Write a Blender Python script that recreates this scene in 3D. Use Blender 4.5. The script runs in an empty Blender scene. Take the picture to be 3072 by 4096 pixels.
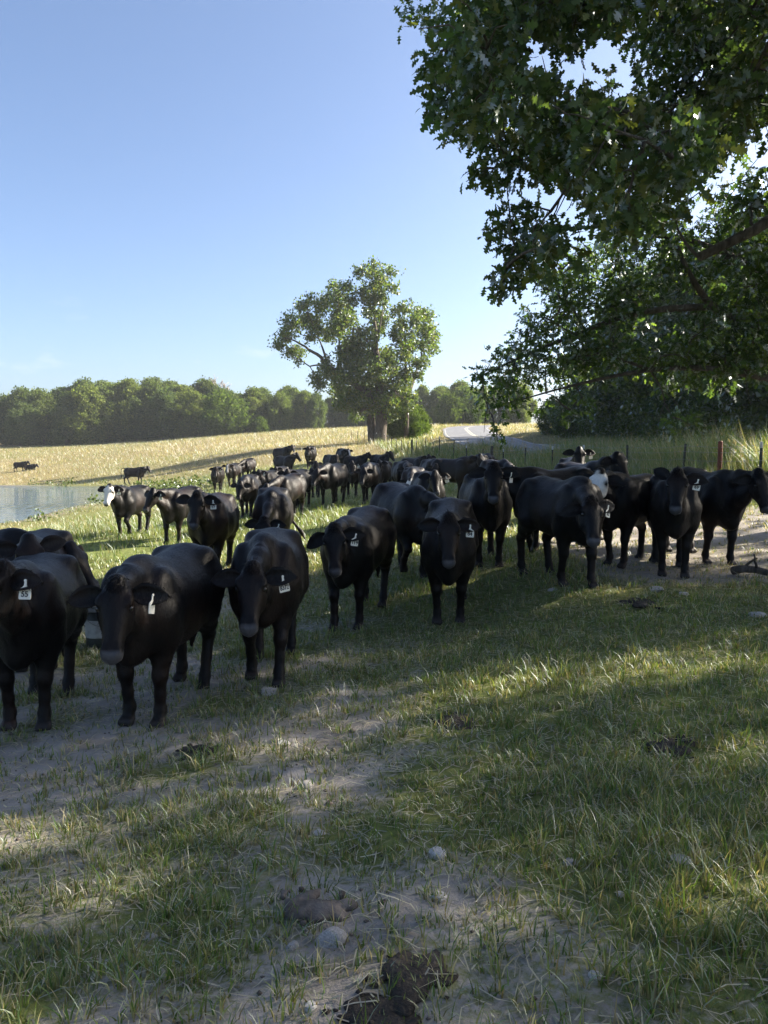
import bpy, math, random
import numpy as np
from mathutils import Vector, Matrix, Euler
PI = math.pi
sc = bpy.context.scene
COL = sc.collection

# ------------------------------------------------------------------ camera
F_PX, W_PX, H_PX = 3077.0, 3072.0, 4096.0
CAM_Z = 1.65
PITCH = math.atan(248.0 / F_PX)
cam_d = bpy.data.cameras.new('camera')
cam = bpy.data.objects.new('camera', cam_d)
COL.objects.link(cam)
cam.location = (0, 0, CAM_Z)
cam.rotation_euler = (PI / 2 - PITCH, 0, 0)
cam_d.sensor_fit = 'HORIZONTAL'
cam_d.sensor_width = 36.0
cam_d.lens = 36.0 * F_PX / W_PX
cam_d.clip_start = 0.05
cam_d.clip_end = 6000
sc.camera = cam

# ------------------------------------------------------------------ sky and sun
SUN_AZ, SUN_EL = math.radians(71), math.radians(29)      # azimuth clockwise from +Y
SUN_DIR = Vector((math.sin(SUN_AZ) * math.cos(SUN_EL), math.cos(SUN_AZ) * math.cos(SUN_EL), math.sin(SUN_EL)))
world = bpy.data.worlds.new('World')
sc.world = world
world.use_nodes = True
wn, wl = world.node_tree.nodes, world.node_tree.links
wn.clear()
w_out = wn.new('ShaderNodeOutputWorld')
w_bg = wn.new('ShaderNodeBackground')
w_sky = wn.new('ShaderNodeTexSky')
w_sky.sky_type = 'NISHITA'
w_sky.sun_disc = False
w_sky.sun_elevation = SUN_EL
w_sky.sun_rotation = SUN_AZ
w_sky.air_density = 0.72
w_sky.dust_density = 2.4
w_sky.ozone_density = 2.6
w_bg.inputs['Strength'].default_value = 0.051
# a few faint puffs of cloud low over the horizon
w_tc = wn.new('ShaderNodeTexCoord')
w_mp = wn.new('ShaderNodeMapping'); w_mp.inputs['Scale'].default_value = (5.0, 5.0, 16.0)
wl.new(w_tc.outputs['Generated'], w_mp.inputs['Vector'])
w_n = wn.new('ShaderNodeTexNoise'); w_n.inputs['Scale'].default_value = 1.6; w_n.inputs['Detail'].default_value = 6
wl.new(w_mp.outputs[0], w_n.inputs['Vector'])
w_r = wn.new('ShaderNodeMapRange'); w_r.inputs['From Min'].default_value = 0.60; w_r.inputs['From Max'].default_value = 0.78; w_r.inputs['To Max'].default_value = 0.5
wl.new(w_n.outputs[0], w_r.inputs['Value'])
w_s = wn.new('ShaderNodeSeparateXYZ'); wl.new(w_tc.outputs['Generated'], w_s.inputs[0])
w_m = wn.new('ShaderNodeMapRange'); w_m.inputs['From Min'].default_value = 0.20; w_m.inputs['From Max'].default_value = 0.09
wl.new(w_s.outputs[2], w_m.inputs['Value'])
w_mul = wn.new('ShaderNodeMath'); w_mul.operation = 'MULTIPLY'
wl.new(w_r.outputs[0], w_mul.inputs[0]); wl.new(w_m.outputs[0], w_mul.inputs[1])
w_mix = wn.new('ShaderNodeMixRGB'); w_mix.inputs[2].default_value = (4.6, 4.5, 4.5, 1)
wl.new(w_mul.outputs[0], w_mix.inputs[0]); wl.new(w_sky.outputs['Color'], w_mix.inputs[1])
wl.new(w_mix.outputs[0], w_bg.inputs['Color'])
wl.new(w_bg.outputs['Background'], w_out.inputs['Surface'])
sun_d = bpy.data.lights.new('sun', 'SUN')
sun_d.energy = 3.9
sun_d.angle = math.radians(0.53)
sun_d.color = (1.0, 0.90, 0.75)
sun = bpy.data.objects.new('sun', sun_d)
COL.objects.link(sun)
sun.rotation_euler = SUN_DIR.to_track_quat('Z', 'Y').to_euler()
sun.location = SUN_DIR * 60

vs = sc.view_settings
vs.view_transform = 'Standard'
vs.look = 'None'
vs.gamma = 1.0
vs.use_curve_mapping = False
vs.exposure = 2.52
sc.render.engine = 'CYCLES'

# ------------------------------------------------------------------ helpers
rng = np.random.default_rng(7)
random.seed(7)
FWD = np.array([0, math.cos(PITCH), -math.sin(PITCH)])
UPV = np.array([0, math.sin(PITCH), math.cos(PITCH)])


def at(px, py, d):
    """3D point seen at photo pixel (px, py) at depth y = d."""
    v = FWD + (px - W_PX / 2) / F_PX * np.array([1.0, 0, 0]) + (H_PX / 2 - py) / F_PX * UPV
    return np.array([0, 0, CAM_Z]) + v * (d / v[1])


def xd(px, d):
    """lateral X of pixel column px on level ground at depth d"""
    return (px - W_PX / 2) / F_PX * d


def tag(o, label=None, cat=None, group=None, kind=None):
    if label: o['label'] = label
    if cat: o['category'] = cat
    if group: o['group'] = group
    if kind: o['kind'] = kind
    return o


def link(name, data, mat=None, parent=None):
    o = bpy.data.objects.new(name, data)
    COL.objects.link(o)
    if mat is not None and data is not None and len(data.materials) == 0:
        data.materials.append(mat)
    if parent is not None:
        o.parent = parent
    return o


def empty(name, loc=(0, 0, 0), rz=0.0):
    o = bpy.data.objects.new(name, None)
    COL.objects.link(o)
    o.empty_display_size = 0.1
    o.location = loc
    o.rotation_euler = (0, 0, rz)
    return o


def mesh_np(name, V, F, smooth=True, col=None, uv=None):
    """mesh from vertex array and a face array of constant arity"""
    V = np.asarray(V, dtype=np.float32).reshape(-1, 3)
    F = np.asarray(F, dtype=np.int32)
    k = F.shape[1]
    me = bpy.data.meshes.new(name)
    me.vertices.add(len(V))
    me.vertices.foreach_set('co', V.ravel())
    me.loops.add(F.size)
    me.loops.foreach_set('vertex_index', F.ravel())
    me.polygons.add(len(F))
    me.polygons.foreach_set('loop_start', np.arange(0, F.size, k, dtype=np.int32))
    me.update(calc_edges=True)
    if smooth:
        me.polygons.foreach_set('use_smooth', np.ones(len(F), dtype=bool))
    if col is not None:
        at_ = me.attributes.new('col', 'FLOAT_COLOR', 'POINT')
        c = np.ones((len(V), 4), dtype=np.float32)
        c[:, :np.asarray(col).shape[1]] = col
        at_.data.foreach_set('color', c.ravel())
    return me


def mesh_poly(name, V, F, smooth=False):
    me = bpy.data.meshes.new(name)
    me.from_pydata([tuple(v) for v in V], [], [tuple(f) for f in F])
    me.update()
    if smooth:
        for p in me.polygons:
            p.use_smooth = True
    return me


def tube(path, radii, n=8, cap=True):
    """verts, quads(list) of a tapered tube"""
    P = [Vector(p) for p in path]
    V, Fc = [], []
    up = Vector((0.31, 0.17, 0.93))
    for i, p in enumerate(P):
        t = (P[min(i + 1, len(P) - 1)] - P[max(i - 1, 0)])
        if t.length < 1e-9: t = Vector((0, 0, 1))
        t.normalize()
        a = t.cross(up)
        if a.length < 1e-3: a = t.cross(Vector((1, 0, 0)))
        a.normalize()
        b = t.cross(a)
        up = b.cross(t) if False else up
        for j in range(n):
            an = 2 * PI * j / n
            V.append(p + (a * math.cos(an) + b * math.sin(an)) * radii[i])
    for i in range(len(P) - 1):
        for j in range(n):
            k = (j + 1) % n
            Fc.append((i * n + j, i * n + k, (i + 1) * n + k, (i + 1) * n + j))
    if cap:
        Fc.append(tuple(range(n - 1, -1, -1)))
        Fc.append(tuple((len(P) - 1) * n + j for j in range(n)))
    return V, Fc


def merge(parts):
    V, Fc = [], []
    for v, f in parts:
        o = len(V)
        V.extend(v)
        Fc.extend([tuple(i + o for i in ff) for ff in f])
    return V, Fc


# value noise (numpy), deterministic
_perm = np.random.default_rng(11).random((256, 256)).astype(np.float32)


def vnoise(x, y, s=1.0, seed=0):
    x = np.asarray(x, dtype=np.float64) / s + seed * 17.31
    y = np.asarray(y, dtype=np.float64) / s + seed * 9.77
    xi, yi = np.floor(x).astype(int), np.floor(y).astype(int)
    fx, fy = x - xi, y - yi
    fx, fy = fx * fx * (3 - 2 * fx), fy * fy * (3 - 2 * fy)
    a = _perm[xi & 255, yi & 255]; b = _perm[(xi + 1) & 255, yi & 255]
    c = _perm[xi & 255, (yi + 1) & 255]; d = _perm[(xi + 1) & 255, (yi + 1) & 255]
    return (a * (1 - fx) + b * fx) * (1 - fy) + (c * (1 - fx) + d * fx) * fy


def fbm(x, y, s=1.0, seed=0, o=3):
    r, a, t = 0, 1.0, 0
    for i in range(o):
        r = r + a * vnoise(x, y, s / 2 ** i, seed + i * 3)
        t += a
        a *= 0.5
    return r / t


def sstep(a, b, x):
    t = np.clip((np.asarray(x, dtype=np.float64) - a) / (b - a), 0, 1)
    return t * t * (3 - 2 * t)


# ------------------------------------------------------------------ materials
def new_mat(name):
    m = bpy.data.materials.new(name)
    m.use_nodes = True
    nt = m.node_tree
    nt.nodes.clear()
    out = nt.nodes.new('ShaderNodeOutputMaterial')
    return m, nt.nodes, nt.links, out


def ramp(N, stops):
    r = N.new('ShaderNodeValToRGB')
    e = r.color_ramp.elements
    while len(e) > 1: e.remove(e[-1])
    e[0].position = stops[0][0]; e[0].color = (*stops[0][1], 1)
    for p, c in stops[1:]:
        x = e.new(p); x.color = (*c, 1)
    return r


def noise_mat(name, stops, scale=5, rough=0.8, bump=0.3, bscale=None, detail=6, spec=0.3, coord='Object', stretch=None, bdist=0.02):
    m, N, L, out = new_mat(name)
    p = N.new('ShaderNodeBsdfPrincipled')
    L.new(p.outputs[0], out.inputs[0])
    tc = N.new('ShaderNodeTexCoord')
    src = tc.outputs[coord]
    if stretch:
        mp = N.new('ShaderNodeMapping')
        mp.inputs['Scale'].default_value = stretch
        L.new(src, mp.inputs['Vector']); src = mp.outputs[0]
    n = N.new('ShaderNodeTexNoise')
    n.inputs['Scale'].default_value = scale
    n.inputs['Detail'].default_value = detail
    L.new(src, n.inputs['Vector'])
    r = ramp(N, stops)
    L.new(n.outputs[0], r.inputs[0])
    L.new(r.outputs[0], p.inputs['Base Color'])
    p.inputs['Roughness'].default_value = rough
    p.inputs['Specular IOR Level'].default_value = spec
    n2 = N.new('ShaderNodeTexNoise')
    n2.inputs['Scale'].default_value = bscale or scale * 3
    n2.inputs['Detail'].default_value = 5
    L.new(src, n2.inputs['Vector'])
    b = N.new('ShaderNodeBump')
    b.inputs['Strength'].default_value = bump
    b.inputs['Distance'].default_value = bdist
    L.new(n2.outputs[0], b.inputs['Height'])
    L.new(b.outputs[0], p.inputs['Normal'])
    return m


def leaf_mat(name, trans=0.45, rough=0.5, gloss=0.08, tint=(1.0, 1.0, 1.0), ttint=(1.5, 1.5, 0.55), vary=False):
    """leaf / grass blade: colour from the mesh attribute, light passes through"""
    m, N, L, out = new_mat(name)
    a0 = N.new('ShaderNodeAttribute'); a0.attribute_name = 'col'
    oi = N.new('ShaderNodeObjectInfo')
    vr = ramp(N, [(0.0, (.80, .84, .90)), (0.35, (1.0, 1.0, 1.0)), (0.7, (1.15, 1.10, .92)), (1.0, (1.32, 1.22, .95))])
    L.new(oi.outputs['Random'], vr.inputs[0])
    a = N.new('ShaderNodeMixRGB'); a.blend_type = 'MULTIPLY'; a.inputs[0].default_value = 1.0 if vary else 0.0
    L.new(a0.outputs['Color'], a.inputs[1]); L.new(vr.outputs[0], a.inputs[2])
    mul = N.new('ShaderNodeMixRGB'); mul.blend_type = 'MULTIPLY'; mul.inputs[0].default_value = 1
    mul.inputs[2].default_value = (*tint, 1)
    L.new(a.outputs['Color'], mul.inputs[1])
    mu2 = N.new('ShaderNodeMixRGB'); mu2.blend_type = 'MULTIPLY'; mu2.inputs[0].default_value = 1
    mu2.inputs[2].default_value = (*ttint, 1)
    L.new(a.outputs['Color'], mu2.inputs[1])
    d = N.new('ShaderNodeBsdfDiffuse'); L.new(mul.outputs[0], d.inputs[0])
    t = N.new('ShaderNodeBsdfTranslucent'); L.new(mu2.outputs[0], t.inputs[0])
    g = N.new('ShaderNodeBsdfGlossy'); g.inputs['Roughness'].default_value = rough
    g.inputs[0].default_value = (0.8, 0.85, 0.9, 1)
    m1 = N.new('ShaderNodeMixShader'); m1.inputs[0].default_value = trans
    L.new(d.outputs[0], m1.inputs[1]); L.new(t.outputs[0], m1.inputs[2])
    fr = N.new('ShaderNodeFresnel'); fr.inputs[0].default_value = 1.4
    mm = N.new('ShaderNodeMath'); mm.operation = 'MULTIPLY'; mm.inputs[1].default_value = gloss * 8
    L.new(fr.outputs[0], mm.inputs[0])
    m2 = N.new('ShaderNodeMixShader')
    L.new(mm.outputs[0], m2.inputs[0])
    L.new(m1.outputs[0], m2.inputs[1]); L.new(g.outputs[0], m2.inputs[2])
    L.new(m2.outputs[0], out.inputs[0])
    return m


MAT_LEAF = leaf_mat('oak_leaf', 0.45, 0.5, 0.03, vary=True, ttint=(1.35, 1.6, 0.6))
MAT_LEAF_FAR = leaf_mat('far_leaf', 0.40, 0.6, 0.0, vary=True, ttint=(1.35, 1.5, 0.6))
MAT_LEAF_LONE = leaf_mat('lone_oak_leaf', 0.5, 0.5, 0.015, ttint=(1.4, 1.5, 0.55))
MAT_GRASS = leaf_mat('grass_blade', 0.40, 0.55, 0.02, ttint=(1.5, 1.45, 0.6))
MAT_BARK = noise_mat('bark', [(0.3, (0.035, 0.028, 0.022)), (0.55, (0.09, 0.075, 0.06)), (0.8, (0.16, 0.14, 0.12))], 6, 0.9, 0.8, 14, stretch=(3, 3, 0.5), bdist=0.04)
MAT_STONE = noise_mat('pale_stone', [(0.25, (0.20, 0.19, 0.18)), (0.55, (0.36, 0.34, 0.31)), (0.8, (0.52, 0.50, 0.47))], 9, 0.85, 0.5, 30)
MAT_STONE_W = noise_mat('white_stone', [(0.3, (0.24, 0.225, 0.21)), (0.5, (0.42, 0.40, 0.37)), (0.75, (0.58, 0.56, 0.53))], 9, 0.8, 0.4, 30)
MAT_MANURE = noise_mat('manure', [(0.3, (0.014, 0.012, 0.010)), (0.6, (0.035, 0.029, 0.023)), (0.85, (0.075, 0.062, 0.05))], 12, 0.7, 1.0, 40, spec=0.2)
MAT_DIRT = noise_mat('clod', [(0.3, (0.07, 0.06, 0.05)), (0.7, (0.17, 0.145, 0.125))], 14, 0.95, 0.8, 40, spec=0.1)
MAT_POST = noise_mat('painted_steel_post', [(0.3, (0.012, 0.015, 0.012)), (0.7, (0.035, 0.04, 0.032))], 20, 0.6, 0.2)
MAT_POSTW = noise_mat('post_white_tip', [(0.3, (0.35, 0.35, 0.33)), (0.7, (0.6, 0.6, 0.57))], 20, 0.7, 0.2)
MAT_RUST = noise_mat('rusty_pipe', [(0.3, (0.07, 0.02, 0.014)), (0.7, (0.17, 0.055, 0.035))], 14, 0.75, 0.4)
MAT_WIRE = noise_mat('galvanised_wire', [(0.3, (0.12, 0.12, 0.12)), (0.7, (0.25, 0.25, 0.24))], 30, 0.5, 0.1)

# ------------------------------------------------------------------ terrain
POND_Z = -1.15
ANCH = []
for a in [(530, 2905, 5.4), (1050, 2720, 6.2), (1380, 2510, 8.2), (1795, 2495, 8.1), (2320, 2345, 8.5),
          (2700, 2315, 9.0), (2890, 2256, 10.0), (1960, 2270, 10.0), (470, 2150, 17.5), (672, 2178, 16.5),
          (985, 2075, 21), (870, 1970, 36), (1310, 2025, 21.5), (1470, 2015, 22), (1408, 1990, 26),
          (1840, 2005, 21), (1240, 1884, 43), (1150, 1864, 47), (545, 1937, 60), (80, 1890, 95),
          (700, 1858, 80), (1000, 1806, 80), (1300, 1792, 75), (1520, 1775, 80),
          (-400, 1792, 150), (0, 1788, 150), (500, 1772, 150), (1000, 1735, 145), (1400, 1722, 125),
          (2700, 1873, 28), (2030, 1785, 50), (1925, 1752, 75), (1871, 1725, 100), (1863, 1714, 112),
          (1884, 1706, 122), (1940, 1701, 132), (2500, 1745, 70), (2900, 1790, 45), (2700, 1700, 110),
          (300, 2068, 30), (100, 2125, 25), (350, 2112, 22), (600, 2048, 28), (760, 2012, 33), (600, 1985, 40), (660, 1945, 48)]:
    ANCH.append(at(*a))


def fence_xy(d):
    x = 8.2 + (d - 16.8) * (-8.8 / 60.2)
    x -= 0.35 * sstep(42, 56, d) * (1 - sstep(60, 78, d))
    return x


for d, z in [(6, .62), (16.8, .64), (23, .62), (29, .62), (41, .62), (56, 1.1), (77, 2.2)]:
    ANCH.append(np.array([fence_xy(d), d, z]))
for p in [(0, 0, 0), (-3, 0, -.06), (3, 0, .12), (0, -6, .05), (-9, -4, -.3), (9, -4, .5), (0, 2.4, -.07), (14, 5, .8), (-25, 8, -.9),
          (-12, 9, -.6), (30, 20, 1.3), (200, 100, 8), (-150, 0, -1), (-150, 150, 1.5), (0, 250, 4.6), (-200, 300, 2), (200, 300, 6), (0, -100, 0), (40, 60, 3)]:
    ANCH.append(np.array(p, dtype=float))
ANCH = np.array(ANCH)


def _tps_k(r):
    return np.where(r > 1e-9, r * r * np.log(np.maximum(r, 1e-9)), 0.0)


_A = ANCH[:, :2]
_n = len(_A)
_K = _tps_k(np.hypot(_A[:, None, 0] - _A[None, :, 0], _A[:, None, 1] - _A[None, :, 1])) + np.eye(_n) * 0.03
_P = np.c_[np.ones(_n), _A]
_M = np.block([[_K, _P], [_P.T, np.zeros((3, 3))]])
_W = np.linalg.solve(_M, np.r_[ANCH[:, 2], 0, 0, 0])

POND = np.array([(-18.4, 56.5), (-20.5, 58.6), (-26, 59.6), (-33, 60.5), (-44, 62), (-56, 58), (-60, 48), (-52, 36), (-40, 29), (-28, 25),
                 (-19.5, 26.2), (-15.6, 27.6), (-14.2, 29.6), (-14.6, 33), (-15.2, 36.5), (-15.2, 40.5), (-15.4, 46), (-17.0, 52)])


def pond_sd(x, y):
    """signed distance to the pond outline, negative inside"""
    x = np.asarray(x, float); y = np.asarray(y, float)
    best = np.full(np.broadcast(x, y).shape, 1e9)
    inside = np.zeros(best.shape, bool)
    n = len(POND)
    for i in range(n):
        a, b = POND[i], POND[(i + 1) % n]
        e = b - a
        t = np.clip(((x - a[0]) * e[0] + (y - a[1]) * e[1]) / (e @ e), 0, 1)
        best = np.minimum(best, np.hypot(x - a[0] - t * e[0], y - a[1] - t * e[1]))
        c = ((a[1] > y) != (b[1] > y)) & (x < e[0] * (y - a[1]) / (e[1] + 1e-12) + a[0])
        inside ^= c
    return np.where(inside, -best, best)


ROAD_C = [(16, -60), (15.3, -10), (14.2, 10), (12.6, 28), (11.2, 40), (10.2, 50), (9.6, 62), (9.6, 75), (10.1, 88), (10.9, 100), (11.9, 112), (13.8, 122), (17.6, 131), (23, 137.5), (32, 142), (46, 145), (70, 147)]
_rc = np.array(ROAD_C, float)


def catmull(P, per=8):
    P = np.asarray(P, float)
    Q = np.vstack([2 * P[0] - P[1], P, 2 * P[-1] - P[-2]])
    out = []
    for i in range(1, len(Q) - 2):
        for k in range(per):
            t = k / per
            a, b, c, d = Q[i - 1], Q[i], Q[i + 1], Q[i + 2]
            out.append(0.5 * (2 * b + (c - a) * t + (2 * a - 5 * b + 4 * c - d) * t * t + (3 * b - a - 3 * c + d) * t ** 3))
    out.append(P[-1])
    return np.array(out)


ROAD_S = catmull(_rc, 8)
ROAD_W = 3.25


def road_dist(x, y):
    x = np.asarray(x, float); y = np.asarray(y, float)
    best = np.full(np.broadcast(x, y).shape, 1e9)
    for i in range(len(ROAD_S) - 1):
        a, b = ROAD_S[i], ROAD_S[i + 1]
        e = b - a
        t = np.clip(((x - a[0]) * e[0] + (y - a[1]) * e[1]) / (e @ e), 0, 1)
        best = np.minimum(best, np.hypot(x - a[0] - t * e[0], y - a[1] - t * e[1]))
    return best


def base_z(x, y):
    x = np.asarray(x, float); y = np.asarray(y, float)
    shp = np.broadcast(x, y).shape
    xf, yf = np.broadcast_to(x, shp).ravel(), np.broadcast_to(y, shp).ravel()
    xc, yc = np.clip(xf, -220, 220), np.clip(yf, -110, 320)
    z = np.full(len(xf), _W[-3]) + _W[-2] * xc + _W[-1] * yc
    for i in range(_n):
        z += _W[i] * _tps_k(np.hypot(xc - _A[i, 0], yc - _A[i, 1]))
    return np.clip(z, -2.5, 12).reshape(shp)


_RZ = None


def road_z(x, y):
    """distance to the road centre line and the height of the road there"""
    global _RZ
    if _RZ is None: _RZ = base_z(ROAD_S[:, 0], ROAD_S[:, 1])
    x = np.asarray(x, float); y = np.asarray(y, float)
    shp = np.broadcast(x, y).shape
    best = np.full(shp, 1e9); zz = np.zeros(shp)
    for i in range(len(ROAD_S) - 1):
        a, b = ROAD_S[i], ROAD_S[i + 1]
        e = b - a
        t = np.clip(((x - a[0]) * e[0] + (y - a[1]) * e[1]) / (e @ e), 0, 1)
        d = np.hypot(x - a[0] - t * e[0], y - a[1] - t * e[1])
        m = d < best
        best = np.where(m, d, best); zz = np.where(m, _RZ[i] + t * (_RZ[i + 1] - _RZ[i]), zz)
    return best, zz


def ground_z(x, y, micro=False):
    z = base_z(x, y)
    rdist, rz = road_z(x, y)
    kk = sstep(3.7, 5.6, rdist)
    z = z * kk + (rz - 0.06) * (1 - kk)
    sd = pond_sd(x, y)
    kb = sstep(0, 6, sd)
    out = POND_Z + 0.03 * (1 - kb) + (z - POND_Z) * kb + 0.10 * sstep(0, 1.2, sd) * (1 - kb)
    out = np.where(sd < 0, POND_Z + 0.03 - 1.0 * sstep(0, 5, -sd) - 0.05 * sstep(0, .5, -sd), out)
    # lift eroded bank right of the pond
    return out


def gz(x, y):
    return float(ground_z(np.array([x]), np.array([y]))[0])


def grass_fields(x, y):
    """returns bare (0..1 soil showing), dry (0..1 straw coloured) for the pasture"""
    x = np.asarray(x, float); y = np.asarray(y, float)
    n1 = fbm(x, y, 1.6, 1, 3)
    n2 = fbm(x, y, 5.0, 5, 2)
    n3 = fbm(x, y, 18.0, 8, 3)
    n4 = fbm(x, y, 0.55, 14, 2)
    bare = 0.40 - 0.06 * sstep(2.6, 5.2, y) - 0.62 * sstep(6.5, 11, y) * .8
    # dirt lane in the middle of the foreground, greener on the right
    lane = np.exp(-((x + 0.35) / 0.75) ** 2) * (1 - sstep(4.6, 6.2, y))
    bare = bare + 0.30 * lane - 0.38 * sstep(0.25, 1.3, x) * sstep(3.2, 4.4, y) * (1 - sstep(8.6, 10, y))
    bare = bare + 1.5 * (n1 - 0.5) + 0.5 * (n2 - 0.5) + 1.0 * (n4 - 0.5)
    bare = bare - .28 * sstep(.2, 1.0, x) * (1 - sstep(3.2, 4.4, y))
    # trampled ground on the right behind the cattle
    tr = sstep(1.6, 3.2, x) * sstep(7.8, 9.2, y) * (1 - sstep(13, 16.5, y)) * (1 - sstep(8.2, 9.6, x))
    bare = bare * (1 - tr) + tr * (0.85 + 0.8 * (n1 - 0.5))
    bare = np.where(y > 16, bare * 0.25, bare)
    bare = np.clip(bare, 0, 1)
    dry = 0.06 + 0.7 * (n2 - 0.5) + 0.6 * tr
    far = sstep(44, 70, y + 0.25 * x + 26 * (n3 - 0.5))
    dry = dry * (1 - far) + far * (0.82 + 0.9 * (n3 - 0.5))
    leftbank = sstep(6, 10, -x) * sstep(12, 18, y) * (1 - sstep(36, 50, y))
    dry = dry + 0.25 * leftbank
    return bare, np.clip(dry, 0, 1)
# ------------------------------------------------------------------ cattle: bodies grown as one smooth surface
def smin(a, b, k):
    h = np.clip(0.5 + 0.5 * (b - a) / k, 0, 1)
    return b * (1 - h) + a * h - k * h * (1 - h)


class Field:
    def __init__(self, lo, hi, h):
        self.lo = np.array(lo, float); self.h = h
        self.n = np.ceil((np.array(hi) - self.lo) / h).astype(int) + 1
        self.ax = [(self.lo[i] + np.arange(self.n[i]) * h).astype(np.float32) for i in range(3)]
        self.f = np.full(self.n, 0.5, np.float32)

    def box(self, lo, hi):
        a = np.clip(np.floor((np.array(lo) - self.lo) / self.h).astype(int), 0, self.n - 1)
        b = np.clip(np.ceil((np.array(hi) - self.lo) / self.h).astype(int) + 1, 1, self.n)
        sl = tuple(slice(a[i], b[i]) for i in range(3))
        X = self.ax[0][sl[0]][:, None, None]; Y = self.ax[1][sl[1]][None, :, None]; Z = self.ax[2][sl[2]][None, None, :]
        return sl, X, Y, Z

    def put(self, sl, v, k, sub=False):
        if sub:
            self.f[sl] = -smin(-self.f[sl], v, k)
        else:
            self.f[sl] = smin(self.f[sl], v, k)

    def cone(self, a, b, ra, rb, k=0.04, sx=1.0):
        """tapered capsule; sx widens (>1) or thins it across the body"""
        a = np.array(a, float); b = np.array(b, float)
        R = max(ra, rb) * max(1, sx) + k + 0.03
        sl, X, Y, Z = self.box(np.minimum(a, b) - R, np.maximum(a, b) + R)
        e = b - a
        L2 = e @ e + 1e-9
        t = np.clip(((X - a[0]) * e[0] + (Y - a[1]) * e[1] + (Z - a[2]) * e[2]) / L2, 0, 1)
        d = np.sqrt(((X - a[0] - t * e[0]) / sx) ** 2 + (Y - a[1] - t * e[1]) ** 2 + (Z - a[2] - t * e[2]) ** 2) - (ra + (rb - ra) * t)
        self.put(sl, d.astype(np.float32), k)

    def chain(self, pts, rad, k=0.04, sx=1.0):
        for i in range(len(pts) - 1):
            self.cone(pts[i], pts[i + 1], rad[i], rad[i + 1], k, sx)

    def ell(self, c, r, k=0.04, M=None, sub=False):
        c = np.array(c, float); r = np.array(r, float)
        R = r.max() + k + 0.03
        sl, X, Y, Z = self.box(c - R, c + R)
        dx, dy, dz = X - c[0], Y - c[1], Z - c[2]
        if M is not None:
            M = np.asarray(M)
            dx, dy, dz = (dx * M[i, 0] + dy * M[i, 1] + dz * M[i, 2] for i in range(3))
        q = np.sqrt((dx / r[0]) ** 2 + (dy / r[1]) ** 2 + (dz / r[2]) ** 2)
        self.put(sl, ((q - 1) * r.min()).astype(np.float32), k, sub)

    def mesh(self):
        """surface nets"""
        f = self.f
        n = self.n
        ins = f < 0
        c = np.zeros(n - 1, np.int8)
        for i in (0, 1):
            for j in (0, 1):
                for k in (0, 1):
                    c += ins[i:n[0] - 1 + i, j:n[1] - 1 + j, k:n[2] - 1 + k]
        act = (c > 0) & (c < 8)
        idx = np.full(n - 1, -1, np.int64)
        I, J, K = np.nonzero(act)
        idx[I, J, K] = np.arange(len(I))
        acc = np.zeros((len(I), 3)); cnt = np.zeros(len(I))
        corners = [(i, j, k) for i in (0, 1) for j in (0, 1) for k in (0, 1)]
        val = {cr: f[I + cr[0], J + cr[1], K + cr[2]] for cr in corners}
        for cr in corners:
            for ax in range(3):
                if cr[ax] == 0:
                    c2 = list(cr); c2[ax] = 1; c2 = tuple(c2)
                    a, b = val[cr], val[c2]
                    m = (a < 0) != (b < 0)
                    t = np.where(m, a / np.where(m, a - b, 1), 0)
                    p = np.tile(np.array(cr, float), (len(I), 1)); p[:, ax] = t
                    acc[m] += p[m]; cnt[m] += 1
        V = self.lo + (np.c_[I, J, K] + acc / np.maximum(cnt, 1)[:, None]) * self.h
        Q = []
        for ax in range(3):
            o1, o2 = [(1, 2), (2, 0), (0, 1)][ax]
            s0 = [slice(0, n[0]), slice(0, n[1]), slice(0, n[2])]
            s1 = list(s0)
            s0[ax] = slice(0, n[ax] - 1); s1[ax] = slice(1, n[ax])
            A, B = ins[tuple(s0)], ins[tuple(s1)]
            e = A != B
            P = np.array(np.nonzero(e)).T
            ok = (P[:, o1] > 0) & (P[:, o2] > 0) & (P[:, o1] < n[o1] - 1) & (P[:, o2] < n[o2] - 1)
            P = P[ok]
            d1 = np.zeros(3, int); d1[o1] = 1
            d2 = np.zeros(3, int); d2[o2] = 1
            g = lambda q: idx[q[:, 0], q[:, 1], q[:, 2]]
            q = np.c_[g(P - d1 - d2), g(P - d2), g(P), g(P - d1)]
            fl = ~A[tuple(P.T)]
            q[fl] = q[fl][:, ::-1]
            Q.append(q)
        Q = np.vstack(Q)
        Q = Q[(Q >= 0).all(1)]
        return V, Q


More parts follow.
